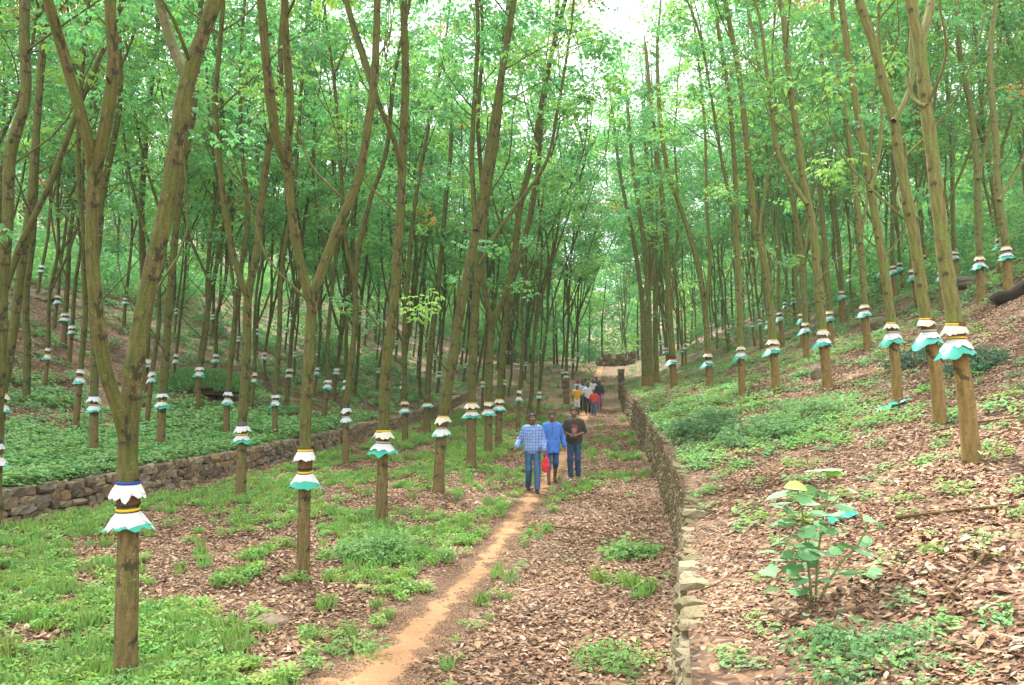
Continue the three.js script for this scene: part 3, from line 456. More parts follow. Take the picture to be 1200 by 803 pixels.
// ---- the rest of the plantation, in planted rows along the valley
{
  const r = rng(777); let seed = 1000;
  treeSpots.push([3.5, 50], [3.3, 47.6], [3.3, 45]);
  const rows = [[-2.1, 29, 72, 4.3], [-5.9, 36, 78, 4.2], [-9.8, 27, 80, 3.3], [-13.6, 14, 80, 3.4], [-17.4, 15, 78, 3.5], [-21.2, 18, 74, 3.7], [-25.2, 24, 70, 4.6], [-29.5, 29, 66, 5.4], [-34, 34, 64, 6.5], [2.6, 84, 100, 4], [6.4, 52, 86, 3.2], [10.3, 29, 82, 3.4], [14.2, 26, 80, 3.5], [18, 20, 76, 3.7], [22, 22, 70, 4], [26.5, 27, 66, 4.3], [31, 33, 62, 5]];
  for (const [off, D0, D1, step] of rows) for (let D = D0 + r() * step; D < D1; D += step * (D > 50 ? 1.25 : 1) * (0.85 + 0.3 * r())) {
    const x = pathX(D) + off + (r() - 0.5) * 0.9, d = D + (r() - 0.5) * 0.8;
    if (Math.abs(x) > 0.70 * d + 2.5) continue;
    if (treeSpots.some(([a, b]) => Math.hypot(a - x, b - d) < 2.1)) continue;
    const side = off < 0 ? 'left' : 'right', f = gp(x, d), lean = -Math.sign(off) * (0.02 + 0.1 * r()), leanZ = (r() - 0.5) * 0.1, rad = 0.072 + 0.05 * r(), forkY = 2.6 + 3.2 * r();
    const main = [f]; for (let y = 1.6; y < 8.5; y += 1.7) main.push(V(f.x + lean * y + (r() - 0.5) * 0.26, f.y + y, f.z + leanZ * y + (r() - 0.5) * 0.26));
    const over = off === -2.1 || off === 6.4; const c = new THREE.CatmullRomCurve3(main), limbs = [{ pts: main, r0: rad, r1: rad * 0.6 }];
    for (let k = 0, n = 1 + Math.floor(r() * 2.9); k < n; k++) { const p = c.getPointAt(clamp((forkY + k * 1.3) / 8.5, 0.2, 0.9)), a = r() * 6.28, w = 0.25 + 0.4 * r(); limbs.push({ pts: [p, V(p.x + Math.cos(a) * w * 1.1, p.y + 1.2, p.z + Math.sin(a) * w), V(p.x + Math.cos(a) * w * 2.2, p.y + 3, p.z + Math.sin(a) * w * 2), V(p.x + Math.cos(a) * w * 2.8, p.y + 5, p.z + Math.sin(a) * w * 2.6)], r0: rad * 0.62, r1: rad * 0.42 }); }
    if (over) { const p = c.getPointAt(0.62), t = -Math.sign(off), w = 0.9 + 0.5 * r(); limbs.push({ pts: [p, V(p.x + t * w * 0.5, p.y + 1.8, p.z), V(p.x + t * w * 1.3, p.y + 4, p.z + (r() - 0.5)), V(p.x + t * w * 2.2, p.y + 6.6, p.z + (r() - 0.5))], r0: rad * 0.6, r1: rad * 0.35 }); }
    const key = off < 0 ? (off > -7 ? 'left0' : off > -16 ? 'left1' : 'left2') : off < 13 ? 'right1' : 'right2', guard = r() < 0.12 ? null : guardOf(r, side);
    const ORD = ['first', 'second', 'third', 'fourth', 'fifth', 'sixth', 'seventh'], n = off < 0 ? (off > -3 ? 'line nearest the left of the path' : off > -7 ? 'line between path and stone wall' : ORD[Math.round((-off - 9.8) / 3.9)] + ' row above the dry stone wall') : off < 5 ? 'line at the end of the path' : ORD[Math.round((off - 6.4) / 4)] + ' row above the retaining wall', look = !guard ? 'without rain guards' : guard.tape1 === 'blue' ? 'with blue-taped guards' : guard.cream ? 'with cream and teal guards' : 'with white and teal guards';
    rubberTree({ x, D: d, side, limbs, r: rad, seed: seed++, label: `rubber tree ${look} in the ${n}`, group: `rubber trees in the ${n} ${look}`, top: 16.5 + 4 * r(), crown: (/2$/.test(key) ? 4.8 : 6.2) + 1.4 * r(), spread: over ? (off < 0 ? 1.25 : 1.5) : off > 0 && off < 12 ? 1.3 : 1, leafScale: d > 45 ? 1.2 : 1, guard });
  }
  console.log('trees', treeSpots.length);
}
// ---- the wood that closes the valley behind the plantation: seen as one mass
{
  const r = rng(31), mats = [], cols = [], stems = [];
  for (let k = 0; k < 330; k++) {
    const D = 78 + 75 * r(), x = pathX(D) + (r() - 0.5) * 130; if (Math.abs(x) > 0.75 * D) continue;
    if (D < 92 && Math.abs(x - pathX(D)) < 2.4) continue;
    const f = gp(x, D), h = 11 + 6 * r();
    if (D < 110) stems.push(tube([f.clone().add(V(0, -0.3, 0)), f.clone().add(V((r() - 0.5) * 0.6, h * 0.4, 0)), f.clone().add(V((r() - 0.5) * 1.6, h * 0.85, (r() - 0.5)))], t => lerp(0.16, 0.05, t), 5));
    for (let m = 0; m < 22; m++) { const a = r() * 6.28, q = Math.sqrt(r()) * 3.0, y = h * (D > 92 ? r() : 0.3 + 0.7 * r()); mats.push(new THREE.Matrix4().compose(V(f.x + Math.cos(a) * q, f.y + y, f.z + Math.sin(a) * q), new THREE.Quaternion().setFromEuler(new THREE.Euler(r() - 0.5, r() * 6, r() - 0.5)), V(1, 1, 1).multiplyScalar(2.2 + 1.4 * r()))); cols.push(leafColor(r)); }
  }
  for (let k = 0; k < 260; k++) {
    const D = 24 + 58 * r(), left = r() < 0.5, u = (left ? 34 : 30) + 26 * r(), x = left ? wallL(D) - u : wallR(D) + u; if (Math.abs(x) > 0.72 * D + 3) continue; const f = gp(x, D), h = 10 + 6 * r();
    for (let m = 0; m < 20; m++) { const a = r() * 6.28, q = Math.sqrt(r()) * 2.8, y = h * (0.1 + 0.9 * r()); mats.push(new THREE.Matrix4().compose(V(f.x + Math.cos(a) * q, f.y + y, f.z + Math.sin(a) * q), new THREE.Quaternion().setFromEuler(new THREE.Euler(r() - 0.5, r() * 6, r() - 0.5)), V(1, 1, 1).multiplyScalar(1.6 + r()))); cols.push(leafColor(r)); }
  }
  const w = instanced('distant_wood', SPRAYS[1], leafMat, mats, cols); tag(w, 'hazy green foliage of the distant wood closing the valley', 'wood');
  const s = new THREE.Mesh(mergeGeometries(stems), BARK.left[0]); s.name = 'distant_stems'; s.userData.kind = 'stuff'; scene.add(s); tag(s, 'thin crowded stems of the distant wood closing the valley', 'wood');
}

// ---------------------------------------------------------------- leaf litter, weeds and ground cover
const inView = (x, D, m = 1.2) => D > 2.6 && Math.abs(x) < 0.69 * D + m;
const onPath = (x, D) => Math.abs(x - pathX(D)) - pathHalf(D);
function litterPatch(seed) {
  const r = rng(seed), pos = [], col = [];
  for (let k = 0; k < 380; k++) {
    const a = r() * 6.28, q = Math.sqrt(r()) * 0.52, y = 0.005 + 0.03 * r() * r(), L = 0.035 + 0.075 * r() * r(), w = L * (0.34 + 0.16 * r()), yaw = r() * 6.28;
    const m = new THREE.Matrix4().compose(V(Math.cos(a) * q, y, Math.sin(a) * q), new THREE.Quaternion().setFromEuler(new THREE.Euler((r() - 0.5) * 0.7, yaw, (r() - 0.5) * 0.7)), V(L, L, w)), curl = 0.08 + 0.3 * r() * (r() < 0.5 ? 1 : -0.5);
    const pts = [[-0.5, 0, 0], [-0.12, curl * 0.4, 0.5], [0.25, curl * 0.5, 0.4], [0.5, curl * 0.4, 0], [0.25, curl * 0.5, -0.4], [-0.12, curl * 0.4, -0.5]].map((p, i) => V(p[0], p[1] * (i % 3 ? 1 : 0.2), p[2]).applyMatrix4(m));
    const c = LITTER[Math.floor(r() * LITTER.length)], f = 0.82 + 0.36 * r(), cc = rgb255(...c).multiplyScalar(f);
    for (const t of [[0, 1, 2], [0, 2, 3], [0, 3, 4], [0, 4, 5]]) for (const i of t) { pos.push(pts[i].x, pts[i].y, pts[i].z); col.push(cc.r, cc.g, cc.b); }
  }
  const g = new THREE.BufferGeometry(); g.setAttribute('position', new THREE.Float32BufferAttribute(pos, 3)); g.setAttribute('color', new THREE.Float32BufferAttribute(col, 3)); g.computeVertexNormals(); return g;
}
const litterMat = new THREE.MeshStandardMaterial({ vertexColors: true, roughness: 0.85, side: THREE.DoubleSide });
const laid = (x, D, yaw, s, dy = 0) => { const n = groundNormal(x, D), q = new THREE.Quaternion().setFromUnitVectors(UPV, n); q.multiply(new THREE.Quaternion().setFromAxisAngle(UPV, yaw)); return new THREE.Matrix4().compose(gp(x, D, dy), q, typeof s === 'number' ? V(s, s, s) : s); };
{
  const r = rng(64), sets = [[], [], [], []], cols = [[], [], [], []];
  for (let D = 2.8; D < 46; D += 0.56) for (let x = -0.69 * D - 1.5; x < 0.69 * D + 1.5; x += 0.56) {
    const X = x + (r() - 0.5) * 0.5, d = D + (r() - 0.5) * 0.5, k = Math.floor(r() * 4), uR = X - wallR(d), uL = wallL(d) - X; let s = 0.9 + 0.35 * r();
    if (onPath(X, d) < 0.02) { if (r() < 0.6) continue; s *= 0.3; } else if (onPath(X, d) < 0.5) { if (r() < 0.2) continue; s *= 0.6; }
    if ((uR > -0.1 && uR < 0.06) || (uL > -0.05 && uL < 0.35)) continue; if (uR > 0 && uR < 0.3) s *= 0.55; if ((uR > 0 && uR < 0.62) || (uL > 0 && uL < 0.62)) s *= 0.5;
    if (uL > 0.5 && uL < 6 && d < 30 && r() < 0.6) continue;
    sets[k].push(laid(X, d, r() * 6.28, s, 0.004)); cols[k].push(new THREE.Color().setScalar(0.85 + 0.3 * r()));
  }
  sets.forEach((m, k) => tag(instanced('leaf_litter', litterPatch(300 + k), litterMat, m, cols[k]), 'dry brown fallen leaves covering the valley floor and slopes', 'leaf litter'));
}
{ // drifts of leaves along the path edges, and pebbles trodden into it
  const r = rng(165), m = [], c = [], pm = [], pc = [];
  for (let k = 0; k < 520; k++) { const D = 4.2 + 26 * r() * r() + 4 * r(), s = r() < 0.5 ? -1 : 1, x = pathX(D) + s * pathHalf(D) * (0.55 + 0.6 * r()); m.push(laid(x, D, r() * 6.28, 0.14 + 0.16 * r(), 0.014)); c.push(new THREE.Color().setScalar(0.8 + 0.35 * r())); }
  tag(instanced('leaf_litter', litterPatch(333), litterMat, m, c), 'dry leaves blown along the edges of the earth path', 'leaf litter');
  for (let k = 0; k < 420; k++) { const D = 4.2 + 20 * r(), x = pathX(D) + (r() * 2 - 1) * pathHalf(D) * 1.1, s = 0.012 + 0.03 * r() * r(); pm.push(laid(x, D, r() * 6.28, V(s, s * 0.6, s), 0.012)); pc.push(new THREE.Color().setScalar(0.7 + 0.6 * r())); }
  tag(instanced('pebbles', STONES[2], stonesBrown[5], pm, pc), 'small pebbles trodden into the earth path', 'pebbles');
}
function clumpGeo(seed, n, kind) {
  const r = rng(seed), out = [];
  for (let k = 0; k < n; k++) {
    const a = r() * 6.28, q = Math.sqrt(r()) * (kind === 'cover' ? 0.2 : 0.13), o = V(Math.cos(a) * q, 0, Math.sin(a) * q), b = r() * 6.28;
    if (kind === 'grass') { const L = 0.1 + 0.16 * r(), d = V(Math.cos(b) * 0.6, 1, Math.sin(b) * 0.6).normalize(); leaflet(out, o, d, V(Math.cos(b), 0.2, Math.sin(b)), L, 0.016 + 0.01 * r()); }
    else if (kind === 'weed') { const h = 0.04 + 0.16 * r(); o.y = h; const d = V(Math.cos(b), 0.15 + 0.3 * r(), Math.sin(b)).normalize(), L = 0.06 + 0.06 * r(); leaflet(out, o, d, UPV, L, L * 0.36); }
    else { const h = 0.03 + 0.1 * r(); o.y = h; const d = V(Math.cos(b), -0.1 + 0.4 * r(), Math.sin(b)).normalize(), L = 0.06 + 0.05 * r(); leaflet(out, o, d, V((r() - 0.5) * 0.6, 1, (r() - 0.5) * 0.6), L, L * 0.62); }
  }
  const g = new THREE.BufferGeometry(); g.setAttribute('position', new THREE.Float32BufferAttribute(out, 3)); g.computeVertexNormals(); return g;
}
const weedMat = new THREE.MeshPhysicalMaterial({ color: 0xffffff, roughness: 1, transmission: 0.3, thickness: 0, side: THREE.DoubleSide });
const GRASS = [clumpGeo(1, 26, 'grass'), clumpGeo(2, 26, 'grass')], WEED = [clumpGeo(3, 26, 'weed'), clumpGeo(4, 26, 'weed')], COVER = [clumpGeo(5, 34, 'cover'), clumpGeo(6, 34, 'cover')];
{
  const r = rng(88), S = { grass: [[], []], weed: [[], []], cover: [[], []] };
  const put = (kind, x, D, s, c) => { S[kind][0].push(laid(x, D, r() * 6.28, V(s, s * (0.8 + 0.5 * r()), s))); S[kind][1].push(c); };
  const fresh = () => lin(0.2 + 0.12 * r(), 0.38 + 0.12 * r(), 0.07 + 0.05 * r()), deep = () => lin(0.17 + 0.1 * r(), 0.36 + 0.12 * r(), 0.1 + 0.05 * r());
  for (let k = 0; k < 170000; k++) {
    const D = 3 + 72 * Math.pow(r(), 1.5), x = (r() * 2 - 1) * (0.69 * D + 1); const uR = x - wallR(D), uL = wallL(D) - x, n = fbm(x * 0.5, D * 0.42, 4.4, 3) + 0.3 * noise(x * 1.9, D * 1.7, 2.2) + 0.3 * noise(x * 4.6, D * 4.2, 6.2), thin = r();
    if (thin > (D < 30 ? 0.8 : 0.45)) continue;
    if (uL > 0.4) { // above the dry stone wall
      const dense = sstep(6.5, 3.5, uL + n * 5) * sstep(34, 24, D), up = D > 44 ? 0.3 : n > 0.22 ? 0.5 : 0.03;
      if (r() < Math.max(dense * 0.66, up * 0.5)) put('cover', x, D, (0.9 + 0.6 * r()) * (D > 24 ? 1.5 : 1), deep());
    } else if (uR > 0.35) { // right slope
      const patch = sstep(4.6, 2.2, uR) * sstep(11, 14, D) * sstep(30, 22, D), m = Math.max(patch * 0.4 * (n > 0 ? 1 : 0.12), n > 0.27 ? 0.26 : 0.012, D > 28 ? 0.14 : 0);
      if (r() < m) put('cover', x, D, (0.5 + 0.5 * r()) * (D > 20 ? 1.5 : D < 8 ? 0.62 : 1), r() < 0.3 ? fresh() : deep());
    } else if (uL < -0.2 && uR < -0.1) {
      const p = onPath(x, D); if (p < 0.04) continue;
      const left = x < pathX(D), g = left ? 0.95 * sstep(-0.12, 0.2, n + 0.08 * sstep(11, 6, D) + 0.06 * sstep(-1.6, -2.6, x - pathX(D))) * sstep(-0.3, -1.3, uL) : 0.75 * sstep(0.17, 0.34, n) + (p < 0.4 ? 0.06 : 0);
      if (r() < g * 0.72) put(r() < 0.35 ? 'grass' : 'weed', x, D, (0.38 + 0.42 * r()) * (D > 22 ? 1.5 : 1), fresh());
    }
  }
  tag(instanced('grass', GRASS[0], weedMat, ...S.grass), 'bright green grass blades growing through the leaf litter', 'grass');
  tag(instanced('weeds', WEED[0], weedMat, ...S.weed), 'small bright green leafy weeds among the fallen leaves', 'weeds');
  tag(instanced('ground_cover', COVER[0], weedMat, ...S.cover), 'low green creeping ground cover on the slopes', 'ground cover');
  console.log('clumps', S.grass[0].length, S.weed[0].length, S.cover[0].length);
}
{ // bushes high on both hillsides: one mass
  const r = rng(17), m = [], c = [];
  for (let k = 0; k < 700; k++) {
    const D = 22 + 60 * r(), left = r() < 0.55, u = (D > 50 && r() < 0.3 ? 6 : left ? 23 : 15) + 26 * r(), x = left ? wallL(D) - u : wallR(D) + u; if (Math.abs(x) > 0.72 * D + 2) continue; const f = gp(x, D), h = 1 + 2.8 * r();
    for (let q = 0; q < 7; q++) { m.push(new THREE.Matrix4().compose(V(f.x + (r() - 0.5) * 2.6, f.y + h * r(), f.z + (r() - 0.5) * 2.6), new THREE.Quaternion().setFromEuler(new THREE.Euler(r() - 0.5, r() * 6, r() - 0.5)), V(1, 1, 1).multiplyScalar(1 + r()))); c.push(leafColor(r)); }
  }
  tag(instanced('undergrowth', SPRAYS[2], leafMat, m, c), 'leafy green undergrowth high on the hillsides between the trees', 'undergrowth');
}

// ---------------------------------------------------------------- shrubs, sapling, rocks, sticks, scraps
function shrub(px, py, D, w, h, n, label, tone) {
  D = meet(px, py, D);
  const p = at(px, py, D), f = gp(p.x, D, -0.01), root = base('shrub', f, label, 'shrub'), r = rng(Math.round(px * 7 + py)), m = [], c = [];
  for (let k = 0; k < 5; k++) { const a = r() * 6.28, e = V(Math.cos(a) * w * 0.35, h * (0.5 + 0.3 * r()), Math.sin(a) * w * 0.35); part('stem', tube([V(0, -0.05, 0), e.clone().multiplyScalar(0.5).add(V(0, 0.05, 0)), e], t => lerp(0.012, 0.005, t), 5), BARK.left[1], root); }
  for (let k = 0; k < n; k++) { const a = r() * 6.28, q = Math.sqrt(r()) * w / 2, y = h * (0.12 + 0.75 * r() * (1 - (q / w) ** 2)); const x = Math.cos(a) * q, z = Math.sin(a) * q; m.push(new THREE.Matrix4().compose(V(x, ground(f.x + x, -(f.z + z)) - f.y + y, z), new THREE.Quaternion().setFromEuler(new THREE.Euler(r() - 0.5, r() * 6, r() - 0.5)), V(1, 1, 1).multiplyScalar((D < 8 ? 0.6 : 1) * (0.36 + 0.25 * r())))); c.push(tone.clone().multiplyScalar(0.75 + 0.5 * r())); }
  instanced('foliage', SPRAYS[3], leafMat, m, c, root);
}
shrub(825, 515, 17, 1.5, 0.75, 70, 'dark green bush spilling towards the top of the retaining wall', lin(0.11, 0.26, 0.08));
shrub(880, 520, 15.5, 1.5, 0.5, 50, 'grey-green bush on the slope beside the dark bush', lin(0.18, 0.36, 0.12));
shrub(935, 495, 17.5, 1.7, 0.55, 55, 'pale green bush below the rubber tree whose arm swings out', lin(0.2, 0.38, 0.12));
shrub(1075, 430, 15.5, 1.2, 0.55, 40, 'dark leafy bush between the stems of the three close rubber trees', lin(0.07, 0.2, 0.09));
shrub(1145, 435, 13, 1.0, 0.5, 36, 'dark leafy bush uphill of the lowest bare-stemmed rubber tree', lin(0.08, 0.22, 0.1));
shrub(1010, 765, 4.9, 0.9, 0.16, 40, 'low blue-green clover-like patch of weeds on the leaf litter', lin(0.16, 0.36, 0.11));
shrub(742, 655, 10.6, 0.55, 0.28, 22, 'bright green weed clump beside the retaining wall foot', lin(0.24, 0.46, 0.1));
shrub(725, 780, 7.2, 0.7, 0.2, 22, 'bright green weed clump by the leaf-filled hollow at the wall foot', lin(0.24, 0.46, 0.1));
shrub(440, 655, 10.9, 1.1, 0.4, 44, 'lush green weed clump near the two-armed rubber tree', lin(0.2, 0.42, 0.1));
shrub(415, 770, 7.0, 0.5, 0.2, 14, 'small green weed clump in the middle of the earth path edge', lin(0.24, 0.46, 0.1));

{ // sapling with big round leaves
  const D = 5.9, f = gp(at(952, 690, D).x, D), root = base('sapling', f, 'young sapling with large round green leaves on the right slope', 'sapling'), r = rng(404);
  const stemM = new THREE.MeshStandardMaterial({ color: rgb255(112, 128, 74), roughness: 0.8 }), mk = (a, b, c) => new THREE.MeshPhysicalMaterial({ color: lin(a, b, c), roughness: 1, transmission: 0.35, thickness: 0, side: THREE.DoubleSide, clearcoat: 0.3, clearcoatRoughness: 0.5 });
  const ml = [mk(0.19, 0.44, 0.17), mk(0.14, 0.36, 0.12), mk(0.34, 0.52, 0.08), mk(0.1, 0.28, 0.09)];
  const shape = []; { const N = 9; for (let j = 0; j <= N; j++) { const t = j / N; shape.push([t, 0.5 * Math.pow(Math.sin(Math.PI * Math.pow(t, 0.8)), 0.7)]); } }
  const big = (cup) => { const pos = [], idx = []; shape.forEach(([t, w], j) => { for (const q of [-1, -0.5, 0, 0.5, 1]) { const b = q * w; pos.push(t, 0.16 * Math.abs(q) * w * cup - 0.22 * t * t + 0.012 * Math.sin(t * 22 + Math.abs(q) * 3), b); } if (j) for (let i = 0; i < 4; i++) { const a = (j - 1) * 5 + i; idx.push(a, a + 1, a + 5, a + 1, a + 6, a + 5); } }); const g = new THREE.BufferGeometry(); g.setAttribute('position', new THREE.Float32BufferAttribute(pos, 3)); g.setIndex(idx); g.computeVertexNormals(); return g; };
  const L = [big(1), big(-0.6), big(1.8)];
  const stems = [[[952, 690], [945, 640], [940, 600], [935, 575]], [[955, 690], [960, 640], [966, 600], [973, 560]], [[952, 690], [930, 665], [915, 650]], [[956, 688], [985, 660], [1005, 640], [1018, 612]]].map((s, k) => { const d = [0, 0.12, 0.2, -0.1][k], pts = s.map((p, i) => at(p[0], p[1], D + d * i / 3).sub(f)); pts[0].y = -0.03; part('stem', tube(new THREE.CatmullRomCurve3(pts).getSpacedPoints(12), t => lerp(0.011, 0.005, t), 7), stemM, root); return pts; });
  const more = Array.from({ length: 44 }, () => { const k = Math.floor(r() * 4), c = [[938, 620], [963, 620], [922, 655], [1000, 645]][k]; return [c[0] + (r() - 0.5) * 56, c[1] + (r() - 0.5) * 80, 15 + 12 * r(), [0, 1, 1, 3][Math.floor(r() * 4)], r() * 6.28, k, (r() - 0.5) * 0.4]; });
  for (const [px, py, s, m, yaw, k, dd] of [...more, [965, 552, 46, 0, 2.9, 1, 0.1], [978, 553, 24, 2, -0.7, 1, 0.1], [912, 576, 34, 0, 3.1, 0, 0.05], [932, 574, 28, 2, -0.6, 0, 0.0], [948, 592, 30, 1, 0.5, 0, -0.1], [972, 606, 46, 0, 0.2, 1, -0.12], [918, 613, 30, 1, 2.9, 0, 0.1], [945, 623, 26, 0, -1.5, 0, -0.15], [938, 632, 24, 3, 2.2, 0, 0.1], [963, 646, 32, 1, -0.4, 1, -0.1], [900, 650, 28, 0, 2.8, 2, 0.05], [928, 664, 28, 1, -1.9, 2, -0.05], [1006, 577, 26, 1, 0.3, 1, 0.25], [1026, 612, 30, 0, 0.2, 3, 0], [1014, 647, 26, 0, 0.1, 3, -0.1], [966, 683, 18, 1, -1, 3, -0.1], [942, 692, 16, 3, -2, 2, 0], [955, 575, 26, 1, 1.7, 1, 0.2], [985, 625, 24, 3, 1, 1, 0.15], [918, 590, 22, 3, 2, 0, 0.2], [950, 660, 22, 3, -1.2, 1, 0.1]]) {
    const c = at(px, py, D + dd).sub(f), l = s * D / FOCAL * 0.95, o = part('leaf', L[Math.floor(r() * 3)], ml[m], root); const from = c.clone().add(V(-Math.cos(yaw) * l * 0.5, 0.01, Math.sin(yaw) * l * 0.5));
    o.position.copy(from); o.scale.set(l, l, l * (0.8 + 0.2 * r())); o.rotation.set((r() - 0.5) * 0.7 + 0.25, yaw, (r() - 0.5) * 0.4, 'YXZ');
    const st = stems[k]; let near = st[0], best = 9; for (let q = 0; q < st.length - 1; q++) for (let t = 0; t <= 1; t += 0.25) { const p = st[q].clone().lerp(st[q + 1], t); if (p.y < from.y + 0.02) { const e = p.distanceTo(from); if (e < best) { best = e; near = p; } } }
    const a = near.clone(), b = from.clone(), mid = a.clone().lerp(b, 0.5).add(V(0, -0.01, 0)); part('leaf_stalk', tube([a, mid, b], () => 0.0028, 5), stemM, root);
  }
}
const rockMat = stoneMats([[150, 132, 112], [124, 112, 98], [140, 132, 108]]);
function rockGeo(seed, moss) { const g = new THREE.IcosahedronGeometry(1, 3), p = g.attributes.position; for (let i = 0; i < p.count; i++) { const v = V(p.getX(i), p.getY(i), p.getZ(i)), k = 1 + 0.35 * noise(v.x * 1.1 + seed, v.y * 1.1, v.z * 1.1) + 0.12 * noise(v.x * 3 + seed, v.y * 3, v.z * 3); p.setXYZ(i, v.x * k, v.y * k, v.z * k); } g.computeVertexNormals(); return g; }
function rock(px, py, D, w, h, label, m = 0, seed = 1) { D = meet(px, py, D); const p = at(px, py, D), o = single('boulder', rockGeo(seed), rockMat[m], label, 'boulder'); o.position.copy(gp(p.x, D, h * 0.18)); o.scale.set(w / 2, h / 2, w * 0.4); o.rotation.set(0.1, seed, 0.05); }
rock(318, 735, 7.9, 0.4, 0.16, 'tan half-buried rock in the weeds left of the path', 0, 3);
rock(248, 505, 24, 0.36, 0.3, 'round brown boulder in the green cover just above the dry stone wall', 0, 5);
rock(1028, 385, 27, 1.1, 0.7, 'mossy boulder uphill on the right slope', 2, 7);
rock(1130, 338, 27, 1.7, 0.7, 'flat pale mossy rock below the slim tree on the right slope', 1, 11);
rock(85, 318, 40, 2.6, 0.7, 'dark rock ledge on the brown left hillside', 1, 13);
rock(50, 350, 37, 2.0, 0.7, 'small dark rock outcrop lower on the left hillside', 2, 15);
rock(958, 445, 20.5, 0.5, 0.6, 'small mossy stone beside the rubber tree near the bushes', 2, 17);
{ // smooth grassy mound
  const D = 34, p = at(228, 440, D), g = new THREE.SphereGeometry(1, 28, 14, 0, Math.PI * 2, 0, Math.PI / 2), q = g.attributes.position; for (let i = 0; i < q.count; i++) { const k = 1 + 0.14 * noise(q.getX(i) * 2, q.getY(i) * 2, q.getZ(i) * 2); q.setXYZ(i, q.getX(i) * k, q.getY(i) * k, q.getZ(i) * k); } g.computeVertexNormals();
  const o = base('mound', gp(p.x, D, -0.15), 'smooth grassy mound at the edge of the green cover', 'mound'); const b = part('earth', g, earthMat, o); b.scale.set(2.3, 0.95, 1.5);
  const r = rng(71), m = [], c = []; for (let k = 0; k < 1100; k++) { const a = r() * 6.28, t = Math.sqrt(r()), x = Math.cos(a) * t, z = Math.sin(a) * t, y = Math.sqrt(Math.max(0, 1 - t * t)); m.push(new THREE.Matrix4().compose(V(x * 2.3, y * 0.95, z * 1.5), new THREE.Quaternion().setFromAxisAngle(UPV, r() * 6), V(1.6, 1.1, 1.6))); c.push(lin(0.2, 0.42, 0.12).multiplyScalar(0.8 + 0.4 * r())); }
  instanced('turf', GRASS[1], weedMat, m, c, o);
}
{ // dark fallen log
  const D = 22.5, a = at(1166, 366, D), b = at(1225, 352, D - 0.6), y0 = ground(a.x, D) + 0.16, y1 = ground(b.x, D - 0.6) + 0.16;
  const logM = new THREE.MeshStandardMaterial({ map: barkB, color: rgb255(96, 84, 76), roughness: 0.95, bumpMap: barkB, bumpScale: 0.02 }), endM = new THREE.MeshStandardMaterial({ color: rgb255(120, 98, 74), roughness: 0.9 });
  const root = base('fallen_log', V(a.x, y0, a.z), 'dark fallen log lying across the right slope', 'log'), e = V(b.x - a.x, y1 - y0, b.z - a.z), pts = []; for (let k = 0; k <= 12; k++) pts.push(e.clone().multiplyScalar(k / 12).add(V(0, 0.05 * Math.sin(k), 0)));
  part('trunk', tube(pts, t => 0.22 + 0.02 * Math.sin(t * 9), 14, { lump: 0.25, seed: 4 }), logM, root);
  for (const [p, s] of [[pts[0], -1], [pts[12], 1]]) { const c = part('cut_end', new THREE.CircleGeometry(0.21, 16), endM, root); c.position.copy(p).addScaledVector(e.clone().normalize(), s * 0.004); c.lookAt(c.getWorldPosition(V(0, 0, 0)).addScaledVector(e, s)); }
}
const stickMat = new THREE.MeshStandardMaterial({ map: barkB, color: rgb255(214, 190, 164), roughness: 0.9 });
function stick(pxs, r, label, dy = 0.045) { // points [px, py, D] laid on the ground
  const pts = pxs.map(([px, py, D], i) => { D = meet(px, py, D); const p = at(px, py, D); return gp(p.x, D, dy + r); }), f = pts[0].clone(), c = new THREE.CatmullRomCurve3(pts.map(p => p.clone().sub(f)));
  const root = base('fallen_branch', f, label, 'branch'), rr = rng(Math.round(pxs[0][0])), len = c.getLength();
  part('stem', tube(c.getSpacedPoints(24), t => r * (1.1 - 0.6 * t) * (1 + 0.15 * Math.sin(t * 31)), 8), stickMat, root);
  for (let k = 0; k < 2 && len > 0.7; k++) { const p = c.getPointAt(0.4 + 0.3 * k), d = c.getTangentAt(0.4 + 0.3 * k).applyAxisAngle(UPV, k ? 0.6 : -0.7), l = 0.12 + 0.15 * rr(); part('twig', tube([p, p.clone().addScaledVector(d, l / 2).add(V(0, 0.012, 0)), p.clone().addScaledVector(d, l)], t => r * 0.45 * (1 - 0.6 * t), 6), stickMat, root); }
}
stick([[1050, 616, 7.1], [1110, 608, 7.2], [1160, 604, 7.2], [1215, 602, 7.2]], 0.018, 'long straight fallen branch lying on the leaves below the bare-stemmed tree');
stick([[1060, 650, 6.3], [1100, 690, 5.8], [1135, 720, 5.4]], 0.011, 'thin crooked stick pointing down the slope below the long branch');
stick([[1165, 650, 6.3], [1120, 700, 5.6], [1090, 745, 5.1]], 0.01, 'thin pale stick crossing the crooked stick on the slope');
stick([[1120, 530, 9.6], [1160, 518, 9.8], [1205, 505, 10]], 0.014, 'grey branch beside the foot of the bare-stemmed tree');
stick([[1090, 512, 10.6], [1150, 500, 11], [1200, 494, 11.2]], 0.014, 'bent branch uphill behind the bare-stemmed tree foot');
stick([[935, 700, 5.5], [960, 735, 5.1], [940, 770, 4.8]], 0.009, 'short twig by the foot of the sapling');
stick([[795, 604, 9.2], [815, 603, 9.2], [838, 607, 9.1]], 0.02, 'cut stick lying across the top of the retaining wall');
stick([[805, 703, 6.2], [830, 698, 6.3], [850, 690, 6.4]], 0.012, 'small stick on the wall top near the reddish cap stone');
stick([[185, 772, 7.1], [120, 775, 7.0], [30, 760, 7.2]], 0.012, 'dry stick in the weeds behind the foot of the thick forked tree');
stick([[745, 690, 9.3], [748, 720, 8.6], [755, 740, 8.2]], 0.01, 'pale twig standing out of the bright weed clump by the wall');
stick([[640, 622, 12.7], [690, 628, 12.3], [735, 640, 11.7]], 0.012, 'thin branch half buried in litter between path and wall');
